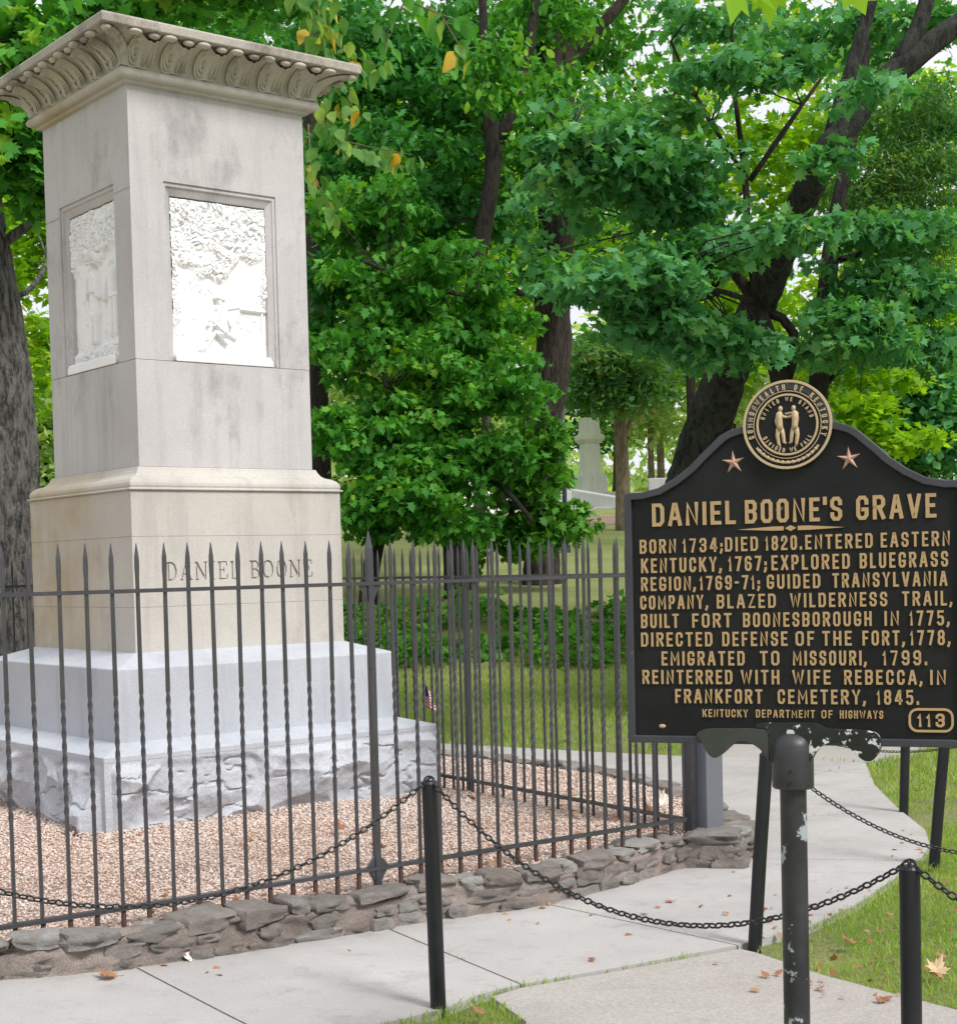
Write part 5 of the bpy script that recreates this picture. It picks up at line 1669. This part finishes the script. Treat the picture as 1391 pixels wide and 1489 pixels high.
# 6. small tree with tan trunk, thin far trees
tree('small_tree', 'small grey-green tree with a bare tan trunk left of the sign shoulder', 'tree',
     [(906, 732, 35, 11), (905, 690, 35, 10), (903, 640, 35, 9), (900, 590, 35, 9), (896, 540, 35, 7), (890, 480, 35, 4)], 'bark_tan',
     [[(905, 640, 35, 4), (918, 610, 35, 3), (935, 570, 35, 3)], [(897, 580, 35, 4), (875, 545, 35, 3), (850, 515, 35, 2)]],
     [('leaf_cedar', LEAF_OVAL, .17, cat_(E_(895, 520, 80, 50, 34, 110), E_(860, 560, 50, 26, 34, 30), E_(950, 560, 50, 30, 34, 36), E_(900, 590, 40, 14, 34, 14)), .5, 22, .5, .5, .4)], seed=10)
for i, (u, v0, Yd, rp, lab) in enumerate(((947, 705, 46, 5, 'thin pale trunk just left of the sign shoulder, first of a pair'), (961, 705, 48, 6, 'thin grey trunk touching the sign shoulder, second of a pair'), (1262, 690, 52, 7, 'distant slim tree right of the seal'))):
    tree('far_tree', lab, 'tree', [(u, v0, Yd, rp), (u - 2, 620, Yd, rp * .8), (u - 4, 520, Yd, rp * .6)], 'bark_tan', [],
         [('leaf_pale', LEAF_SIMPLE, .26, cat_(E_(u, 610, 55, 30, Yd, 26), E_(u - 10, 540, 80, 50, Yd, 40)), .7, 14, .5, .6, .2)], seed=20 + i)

# 7. background trees, each a thing: (u, crown centre v, Y, ru, rv, material, clusters)
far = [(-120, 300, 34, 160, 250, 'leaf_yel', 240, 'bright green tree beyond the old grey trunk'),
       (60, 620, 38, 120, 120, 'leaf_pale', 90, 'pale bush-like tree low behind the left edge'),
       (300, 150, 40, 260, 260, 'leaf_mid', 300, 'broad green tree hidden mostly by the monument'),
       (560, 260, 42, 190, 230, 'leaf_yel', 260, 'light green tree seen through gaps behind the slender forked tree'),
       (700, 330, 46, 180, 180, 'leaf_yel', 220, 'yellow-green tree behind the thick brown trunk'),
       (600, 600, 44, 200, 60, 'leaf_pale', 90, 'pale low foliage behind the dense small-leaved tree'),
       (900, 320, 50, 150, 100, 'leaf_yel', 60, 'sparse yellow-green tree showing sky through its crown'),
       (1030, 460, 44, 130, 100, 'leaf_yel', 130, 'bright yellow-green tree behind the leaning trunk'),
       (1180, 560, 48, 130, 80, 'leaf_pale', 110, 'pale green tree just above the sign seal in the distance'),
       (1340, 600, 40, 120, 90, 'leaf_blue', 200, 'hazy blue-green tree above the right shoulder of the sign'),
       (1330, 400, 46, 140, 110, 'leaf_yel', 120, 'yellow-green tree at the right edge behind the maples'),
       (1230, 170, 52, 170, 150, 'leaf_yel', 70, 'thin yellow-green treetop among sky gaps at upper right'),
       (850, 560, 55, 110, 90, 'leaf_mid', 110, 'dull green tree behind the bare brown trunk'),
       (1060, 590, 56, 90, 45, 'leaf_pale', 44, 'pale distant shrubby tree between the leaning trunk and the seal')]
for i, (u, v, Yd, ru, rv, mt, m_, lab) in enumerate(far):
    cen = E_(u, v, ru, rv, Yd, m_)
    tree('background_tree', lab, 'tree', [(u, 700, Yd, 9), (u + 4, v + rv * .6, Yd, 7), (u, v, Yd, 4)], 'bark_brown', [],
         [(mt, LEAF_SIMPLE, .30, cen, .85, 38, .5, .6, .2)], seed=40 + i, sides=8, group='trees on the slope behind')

# airy tops high up: small scattered sprays with sky between them
r1 = np.random.default_rng(99)
tree('airy_tree', 'tall airy tree whose sparse leaves sparkle against the sky above the sign', 'tree',
     [(1010, 740, 30, 7), (1005, 600, 30, 7), (1000, 400, 30, 6), (985, 200, 30, 5), (980, 40, 30, 4), (975, -100, 30, 3)], 'bark_dark',
     [[(1000, 400, 30, 4), (1060, 300, 30, 3), (1130, 220, 30, 2.5), (1230, 120, 30, 2)], [(985, 220, 30, 4), (930, 140, 30, 3), (880, 60, 30, 2)], [(985, 200, 30, 3), (1050, 100, 30, 3), (1100, 20, 30, 2)]],
     [('leaf_yel', LEAF_MAPLE, .17, RG(870, 1400, -20, 330, 27, 33, 230), .34, 9, .6, .7, .4), ('leaf_mid', LEAF_MAPLE, .17, RG(870, 1400, -30, 260, 25, 30, 170), .32, 8, .6, .7, .4)], seed=61)

# a far wood closing the hillside
rs = np.random.default_rng(77)
n = 900
xx = rs.uniform(-45, 45, n); yy = rs.uniform(72, 90, n); zz = 4.5 + rs.uniform(0, 1, n) ** 1.6 * 9
C = clusters(np.stack([xx, yy, zz], -1), 1.6, 36, rs, .6)
V, Fc = leaf_cloud(C, .62, rs, LEAF_SIMPLE, .7, .1)
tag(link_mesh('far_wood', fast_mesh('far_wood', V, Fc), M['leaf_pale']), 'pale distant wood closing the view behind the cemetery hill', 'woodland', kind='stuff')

# ------------------------------------------------------------------ ivy bank
rs = np.random.default_rng(8)
n = 15000
xx = rs.uniform(-8, 8, n); yy = rs.uniform(17.9, 20.4, n)
edge = .35 * vnoise(xx * .9, 0 * xx, 0, 2)
ok = (yy > 17.95 + edge) & (yy < 19.9 + edge * 2) & (vnoise(xx * 2.2, yy * 2.2, 0, 41) > -.35)
xx, yy = xx[ok], yy[ok]; n = len(xx)
hh = (.06 + .26 * np.clip(vnoise(xx * 1.3, yy * 1.3, 0, 5) * .9 + .4, 0, 1)) * np.sqrt(rs.uniform(0, 1, n))
C = np.stack([xx, yy, gz(xx, yy) + hh], -1)
V, Fc = leaf_cloud(C, .10, rs, LEAF_MAPLE, .6, .3)
tag(link_mesh('ivy', fast_mesh('ivy', V, Fc), M['leaf_ivy']), 'dark ivy ground cover on the low bank behind the fence', 'ivy', kind='stuff')

# ------------------------------------------------------------------ grass blades
rs = np.random.default_rng(9)
hard = [[(p[0], p[1]) for p in offset_loop(WL, 0)]]
for k in range(len(seq) - 1):
    i0, outp = seq[k]; i1 = seq[k + 1][0]
    hard.append([tuple(Iw[i]) for i in range(i0, i1 + 1)] + [tuple(p) for p in outp[::-1]])
hard.append([A(715, 1453), A(757, 1440), A(900, 1415), A(1076, 1383), A(1098, 1388), A(1200, 1422), A(1290, 1446), A(1391, 1472), (2.6, 4.4), (3.6, 3.0), (1.2, 2.2), (.3, 3.8), (.10, 5.0), A(765, 1489)])
hard.append([(1.63, 12.83), (2.98, 12.13), (4.2, 13.6), (5.6, 16.6), (4.0, 17.3), (2.9, 14.6)])


def blades(n, x0, x1, y0, y1, h, w, seed, name):
    rs = np.random.default_rng(seed)
    x = rs.uniform(x0, x1, n); y = y0 + (y1 - y0) * rs.uniform(0, 1, n)
    ok = (np.abs(x) < .36 * y + 1.2)
    for poly in hard:
        # let the blades spill a little over the edges
        ok &= ~inside(poly, x + rs.normal(0, .008, n), y + rs.normal(0, .008, n))
    bare = vnoise(x * 1.6, y * 1.6, 0, 31) + .5 * vnoise(x * 5, y * 5, 0, 32)
    ok &= rs.uniform(0, 1, n) < np.clip(.95 - .9 * sstep(.35, .8, bare), .1, 1)
    x, y = x[ok], y[ok]; n = len(x)
    z = gz(x, y)
    az = rs.uniform(0, 2 * math.pi, n); hh = h * rs.uniform(.4, 1.3, n); ww = w * rs.uniform(.6, 1.3, n)
    bend = rs.uniform(.1, 1.1, n) * hh; bz = rs.uniform(0, 2 * math.pi, n)
    P = np.stack([x, y, z], -1)
    sx = np.stack([np.cos(az), np.sin(az), 0 * az], -1) * ww[:, None]
    b = np.stack([np.cos(bz) * bend, np.sin(bz) * bend, 0 * bz], -1)
    upv = np.array([0, 0, 1.])[None]
    V = np.stack([P - sx, P + sx, P + b * .35 + upv * (hh * .6)[:, None] + sx * .7, P + b * .35 + upv * (hh * .6)[:, None] - sx * .7, P + b + upv * hh[:, None]], 1)
    Fc = np.array([(0, 1, 2), (0, 2, 3), (3, 2, 4)])[None] + 5 * np.arange(n)[:, None, None]
    tag(link_mesh(name, fast_mesh(name, V.reshape(-1, 3), Fc.reshape(-1, 3)), M['blade']), {'near_grass': 'short green grass growing beside the near path and bollards', 'far_grass': 'mown green lawn beyond the far side of the path'}[name], 'grass', kind='stuff')


blades(190000, -.6, 4.6, 4.0, 10.5, .030, .0020, 1, 'near_grass')
blades(110000, -6, 6.2, 10.5, 18.2, .045, .0045, 2, 'far_grass')

# ------------------------------------------------------------------ graves on the hill
def at_base(u, Y): 
    p = aty(u, 700, Y); return (p[0], p[1], float(gz(p[0], p[1])))


q = at_base(858, 47)
ob = empty('hill_monument', (q[0], q[1], q[2] - .1), R(15), 'pale capped pillar tomb on the hill left of the tan trunk', 'monument')
ob.scale = (.64, .64, 1)
MB().rings([(.95, 0), (.95, .3)]).build('base', M['whitestone'], ob, bevel=.02)
MB().rings([(.62, .3), (.62, .8), (.5, .85)]).build('plinth', M['whitestone'], ob, bevel=.02)
MB().rings([(.40, .85), (.38, 1.75)]).build('shaft', M['whitestone'], ob, bevel=.02)
MB().rings([(.42, 1.75), (.56, 1.86), (.56, 1.98), (.40, 2.04), (.36, 2.5)]).build('cap', M['whitestone'], ob, bevel=.01)
q = at_base(870, 43)
t_ = empty('tomb_slab', q, R(-25), 'low grey slanted tomb slab lying in front of the pale pillar tomb', 'tomb')
MB().add([(-1.2, -.5, -.3), (1.3, -.5, -.3), (1.3, .5, -.3), (-1.2, .5, -.3), (-1.2, -.5, .62), (1.3, -.5, .12), (1.3, .5, .12), (-1.2, .5, .62)],
         [(3, 2, 1, 0), (4, 5, 6, 7), (0, 1, 5, 4), (1, 2, 6, 5), (2, 3, 7, 6), (3, 0, 4, 7)]).build('slab', M['greystone'], t_, bevel=.03)
MB().box(-1.3, 1.4, -.6, .6, -.4, -.02).build('footing', M['greystone'], t_, bevel=.02)
q = at_base(817, 40)
t_ = empty('headstone', q, R(10), 'small square grey headstone right of the thick brown trunk', 'headstone')
MB().box(-.22, .22, -.12, .12, -.1, .62).build('slab', M['greystone'], t_, bevel=.03)
MB().box(-.3, .3, -.2, .2, -.2, .08).build('footing', M['greystone'], t_, bevel=.02)
q = at_base(964, 38)
t_ = empty('headstone', q, R(-5), 'square grey headstone peeking over the left shoulder of the sign', 'headstone')
MB().box(-.36, .36, -.1, .1, 0, 1.02).build('slab', M['greystone'], t_, bevel=.02)
MB().box(-.45, .45, -.2, .2, -.1, .12).build('footing', M['greystone'], t_, bevel=.02)
q = at_base(695, 42)
t_ = empty('family_tomb', q, R(20), 'pale tomb with small corner columns seen between trunks behind the fence', 'tomb')
MB().box(-.9, .9, -.6, .6, -.2, .55).build('plinth', M['whitestone'], t_, bevel=.03)
for sx in (-.75, .75):
    for sy in (-.45, .45):
        MB().tube([(sx, sy, .55), (sx, sy, 1.6)], .07, 10).build('column', M['whitestone'], t_)
MB().box(-.95, .95, -.65, .65, 1.6, 1.78).build('roof', M['whitestone'], t_, bevel=.03)
MB().box(-.5, .5, -.3, .3, .55, 1.2).build('urn_block', M['greystone'], t_, bevel=.08)
q = at_base(1302, 58)
t_ = empty('white_obelisk', q, R(30), 'small white pointed obelisk far off right of the sign', 'obelisk')
MB().rings([(.35, 0), (.35, .6)]).build('base', M['whitestone'], t_)
MB().rings([(.25, .6), (.17, 2.0), (.01, 2.4)]).build('shaft', M['whitestone'], t_)
q = at_base(820, 30)
lp_ = empty('lamp_post', q, 0, 'thin dark blue pole standing right of the thick brown trunk', 'pole')
MB().tube([(0, 0, -.1), (0, 0, 3.4)], .045, 12).build('pole', M['lamp'], lp_, smooth=True)
MB().rings([(.09, -.1), (.09, .12), (.05, .18)]).build('foot', M['lamp'], lp_)
MB().rings([(.06, 3.4), (.13, 3.6), (.13, 3.8), (.01, 3.95)]).build('lantern', M['lamp'], lp_)

# ------------------------------------------------------------------ small flag
fb = (-.395, 11.25, ZG)
fl = empty('small_flag', fb, 0, 'small American flag on a thin stick behind the granite base corner', 'flag')
MB().tube([(0, 0, -.03), (0, 0, .60)], .004, 6).build('stick', M['bark_tan'], fl)
MB().ell((0, 0, .605), (.008, .008, .012), 6, 5).build('finial', M['gold'], fl)
def plain(name, c):
    m, t, b = new_mat(name)
    t.links.new(mix(t, noise(t, pos(t), 60, 3), c, tuple(x * .85 for x in c)), b.inputs['Base Color']); b.inputs['Roughness'].default_value = .8
    return m
red, white, blue = plain('flag_red', (.45, .04, .05)), plain('flag_white', (.75, .73, .74)), plain('flag_blue', (.03, .05, .18))
def fold(s, v):   # hanging limp: s along the fly, v down the hoist
    return (.004 + (.03 + .30 * v) * s, .022 * math.sin(s * 7 + v * 9), .565 - v * .85 - .05 * s)
for k in range(13):
    v0, v1 = k * .0145, (k + 1) * .0145
    mb = MB(); n = 10; V = []
    s0 = .42 if k < 7 else 0
    for i in range(n + 1):
        s = s0 + (1 - s0) * i / n
        V += [fold(s, v0), fold(s, v1)]
    mb.add(V, [(2 * i, 2 * i + 2, 2 * i + 3, 2 * i + 1) for i in range(n)])
    mb.build('stripe', red if k % 2 == 0 else white, fl)
mb = MB(); V = []
for i in range(7):
    for j in range(8): V.append(fold(.42 * i / 6, 7 * .0145 * j / 7))
mb.add(V, [(i * 8 + j, i * 8 + j + 1, (i + 1) * 8 + j + 1, (i + 1) * 8 + j) for i in range(6) for j in range(7)])
mb.build('canton', blue, fl)

# ------------------------------------------------------------------ fallen leaves
def maple_shape(curl, seed):
    r = random.Random(seed)
    prof = [(0, -.15), (.05, 0), (.28, -.06), (.22, .06), (.52, .12), (.36, .22), (.55, .48), (.34, .42), (.30, .52), (.20, .45), (.22, .74), (.12, .68), (0, 1.0)]
    P_ = prof + [(-x, y) for x, y in prof[-2:0:-1]]
    V = [(0, .3, .02)] + [(x * r.uniform(.9, 1.1), y, curl * (x * x + (y - .3) ** 2) * 1.6 + r.uniform(-.03, .05)) for x, y in P_]
    mb = MB(); n = len(P_)
    mb.add(V, [(0, i + 1, (i + 1) % n + 1) for i in range(n)])
    return mb.mesh('leaf')


lms = [maple_shape(.35, s) for s in range(3)]


def ground_leaf(u, v, z, size, mat, label, rz=0, tilt=(0, 0), grp=None):
    if z < .1:
        for _ in range(4): q = at(u, v, z); z = float(gz(q[0], q[1])) + .013
    q = at(u, v, z)
    root = empty('fallen_leaf', tuple(q), rz, label, 'leaf', grp)
    me = random.Random(int(u)).choice(lms).copy(); me.materials.append(M[mat])
    o = link_mesh('blade', me, None, root); o.scale = (size, size, size); o.rotation_euler = (tilt[0], tilt[1], 0); o.location = (0, 0, size * .04)
    st = MB().tube([(0, -.1 * size, size * .12), (0, -.55 * size, size * .2)], .0012, 4).build('stalk', M['leaf_brown'], root)


ground_leaf(165, 1424, .075, .085, 'leaf_brown', 'large reddish brown leaf on the sidewalk below the stone wall at left', 1.3, (.25, .1))
ground_leaf(273, 1398, .05, .060, 'leaf_white', 'whitish crumpled leaf at the foot of the stone wall', .6, (.7, .5))
ground_leaf(977, 1312, .02, .045, 'leaf_red', 'small dark red leaf lying mid sidewalk left of the sign post', 2)
ground_leaf(1360, 1418, .02, .085, 'leaf_tan', 'pale tan curled leaf in the grass at the far right', -.4, (.7, .3))
ground_leaf(493, 1208, ZG + .01, .085, 'leaf_brown', 'curled brown leaf on the gravel inside the fence', .4, (.5, .2))
ground_leaf(558, 1236, ZG + .01, .09, 'leaf_brown', 'broad orange-brown leaf beside the foot of the fence post', 2.2, (.3, .3))
ground_leaf(912, 1180, ZG + .02, .075, 'leaf_brown', 'brown curled leaf in the gravel near the fence corner', 1.0, (.6, .4))
ground_leaf(964, 1172, ZG + .03, .09, 'leaf_white', 'pale upright leaf caught inside the fence corner', .2, (1.2, .1))
ground_leaf(945, 1182, ZG + .02, .07, 'leaf_brown', 'dark rusty leaf next to the pale leaf in the fence corner', .8, (.8, .1))
ground_leaf(1098, 1248, .02, .075, 'leaf_tan', 'light tan leaf on the sidewalk by the wall corner', 1.5, (.3, .2))
ground_leaf(1370, 1395, .035, .05, 'leaf_brown', 'small brown leaf in the grass above the tan one', .3, (.3, .2))
ground_leaf(1240, 1375, .03, .07, 'leaf_brown', 'dull brown leaf on the bare patch between sign post and nearest bollard', .9, (.4, .2))
ground_leaf(700, 1478, .035, .06, 'leaf_brown', 'brown leaf on the grass tip at the bottom edge', .9, (.4, .2))
# litter too small to single out
rs = np.random.default_rng(21)
pts = []
for (u0, u1, v0, v1, z, n) in ((1100, 1391, 1290, 1460, .03, 120), (60, 560, 1290, 1340, ZG + .01, 60), (0, 560, 1380, 1420, .06, 14), (560, 1080, 1300, 1345, .02, 14), (640, 990, 1110, 1235, ZG + .01, 45), (20, 620, 1200, 1280, ZG + .01, 22), (600, 1090, 1235, 1320, ZG + .015, 24), (1290, 1391, 1130, 1290, .035, 26), (640, 990, 1060, 1095, .04, 16), (470, 1080, 1250, 1400, .018, 12)):
    for _ in range(n):
        uu, vv = rs.uniform(u0, u1), rs.uniform(v0, v1); q = at(uu, vv, z)
        if z < .1: q = at(uu, vv, float(gz(q[0], q[1])) + .018)
        isin = inside(offset_loop(WL, .05), np.array([q[0]]), np.array([q[1]]))[0]
        if (z > ZG - .05) != isin: continue
        pts.append(q)
V, Fc = leaf_cloud(np.array(pts), .030, rs, LEAF_MAPLE, .35, 0)
tag(link_mesh('leaf_litter', fast_mesh('leaf_litter', V, Fc), M['leaf_brown']), 'small dry brown leaf bits strewn over gravel, grass and path', 'leaf litter', kind='stuff')

# ------------------------------------------------------------------ hanging branches with large leaves
def big_leaf(seed, lobed=False):
    r = random.Random(seed)
    if lobed: return maple_shape(.15, seed + 50)
    n = 7; V = []; Fc = []
    for i in range(n + 1):
        t = i / n; w = .31 * math.sin(math.pi * min(1, t ** .8)) + .01
        for s_ in (-1, -.5, 0, .5, 1):
            V.append((s_ * w, t, -.28 * t * t + .10 * abs(s_) * w * 2 + .03 * math.sin(t * 9 + s_ * 3)))
    for i in range(n):
        for j in range(4): Fc.append((i * 5 + j, i * 5 + j + 1, i * 5 + 6 + j, i * 5 + 5 + j))
    return MB().add(V, Fc).mesh('leaf')


def hang_branch(label, twig, spots, size, seed, mats, lobed=False, grp='leafy branch ends hanging into view'):
    """twig: list of polylines [(u,v,Y)], spots: (u,v,Y) for every leaf"""
    r = random.Random(seed)
    P_ = [[aty(*p) for p in L] for L in twig]
    root = empty('hanging_branch', tuple(P_[0][0]), 0, label, 'branch', grp)
    off = P_[0][0]
    for k, L in enumerate(P_):
        MB().tube([p - off for p in L], [.007 * (1 - .6 * i / len(L)) for i in range(len(L))], 5, cap=False).build('twig', M['bark_tan' if not lobed else 'bark_brown'], root, smooth=True)
    allp = np.array([p for L in P_ for p in L])
    mset = {}
    for (u, v, Yv) in spots:
        q = aty(u, v, Yv)
        key = (r.randrange(3), r.choice(mats))
        if key not in mset:
            me = big_leaf(seed * 10 + key[0], lobed).copy(); me.materials.clear(); me.materials.append(M[key[1]]); me.polygons.foreach_set('use_smooth', [True] * len(me.polygons)); mset[key] = me
        o = bpy.data.objects.new('leaf', mset[key]); COL.objects.link(o); o.parent = root
        o.location = tuple(q - off)
        s_ = size * r.uniform(.75, 1.2)
        o.scale = (s_, s_, s_)
        if lobed: o.rotation_euler = (R(r.uniform(-95, -50)), R(r.uniform(-20, 20)), R(r.uniform(150, 230)))
        else: o.rotation_euler = (R(r.uniform(-95, -35)), R(r.uniform(-40, 40)), R(r.uniform(0, 360)))
    return root


r = random.Random(3)
def around(L, m, j=14):
    out = []
    for _ in range(m):
        i = r.randrange(len(L) - 1); t = r.random(); a, b = L[i], L[i + 1]
        out.append((a[0] + (b[0] - a[0]) * t + r.uniform(-j, j), a[1] + (b[1] - a[1]) * t + r.uniform(-j * .4, j), a[2] + r.uniform(-.25, .25)))
    return out


TB = ['leaf_autumn', 'leaf_autumn', 'leaf_autumn']
L1 = [(440, -60, 12), (455, -10, 12), (470, 40, 12), (500, 75, 12), (545, 95, 12)]
hang_branch('yellowing leafy branch hanging above the right end of the cornice', [L1, [(470, 40, 12), (445, 60, 12), (432, 75, 12)]], around(L1, 52, 26) + around([(440, 0, 12), (500, 20, 12)], 18, 30), .135, 1, TB)
L2 = [(445, 120, 12), (470, 165, 12), (500, 205, 12), (545, 215, 12), (600, 225, 12)]
hang_branch('yellow and green branch end stretching right from below the cornice corner', [L2, [(500, 205, 12), (520, 170, 12), (500, 130, 12)]], around(L2, 48, 17) + around([(490, 110, 12), (520, 170, 12)], 16, 18), .13, 2, TB)
L3 = [(448, 180, 11.8), (452, 240, 11.8), (465, 275, 11.8), (480, 300, 11.8)]
hang_branch('small drooping sprig of pale leaves against the right side of the shaft', [L3], around(L3, 24, 14), .125, 3, TB)
L4 = [(560, -60, 11), (590, 0, 11), (640, 20, 11), (690, 40, 11)]
hang_branch('green branch end with hanging leaves at the top centre', [L4, [(590, 0, 11), (565, 40, 11), (560, 75, 11)], [(640, 20, 11), (670, 70, 11)]], around(L4, 22, 20) + around([(560, 20, 11), (565, 80, 11)], 8, 18) + around([(665, 40, 11), (672, 80, 11)], 6, 14), .15, 4, ['leaf_autumn', 'leaf_mid', 'leaf_mid'])
L5 = [(-60, 20, 12.6), (0, 60, 12.6), (50, 50, 12.6), (110, 20, 12.6)]
hang_branch('branch of broad green leaves at the top left corner', [L5, [(0, 60, 12.6), (10, 130, 12.6), (20, 190, 12.6)]], around(L5, 22, 30) + around([(5, 90, 12.6), (15, 240, 12.6)], 14, 18), .16, 5, ['leaf_mid', 'leaf_yel', 'leaf_mid'], True)
root = hang_branch('near yellow-green maple leaves dangling into the top edge above the sign', [[(1000, -140, 2.6), (1090, -80, 2.6), (1180, -90, 2.6), (1240, -70, 2.6)]], [(1078, -62, 2.6), (1118, -70, 2.62), (1232, -52, 2.6)], .14, 6, ['leaf_yel'], True)

print('OBJECTS', len(bpy.data.objects))
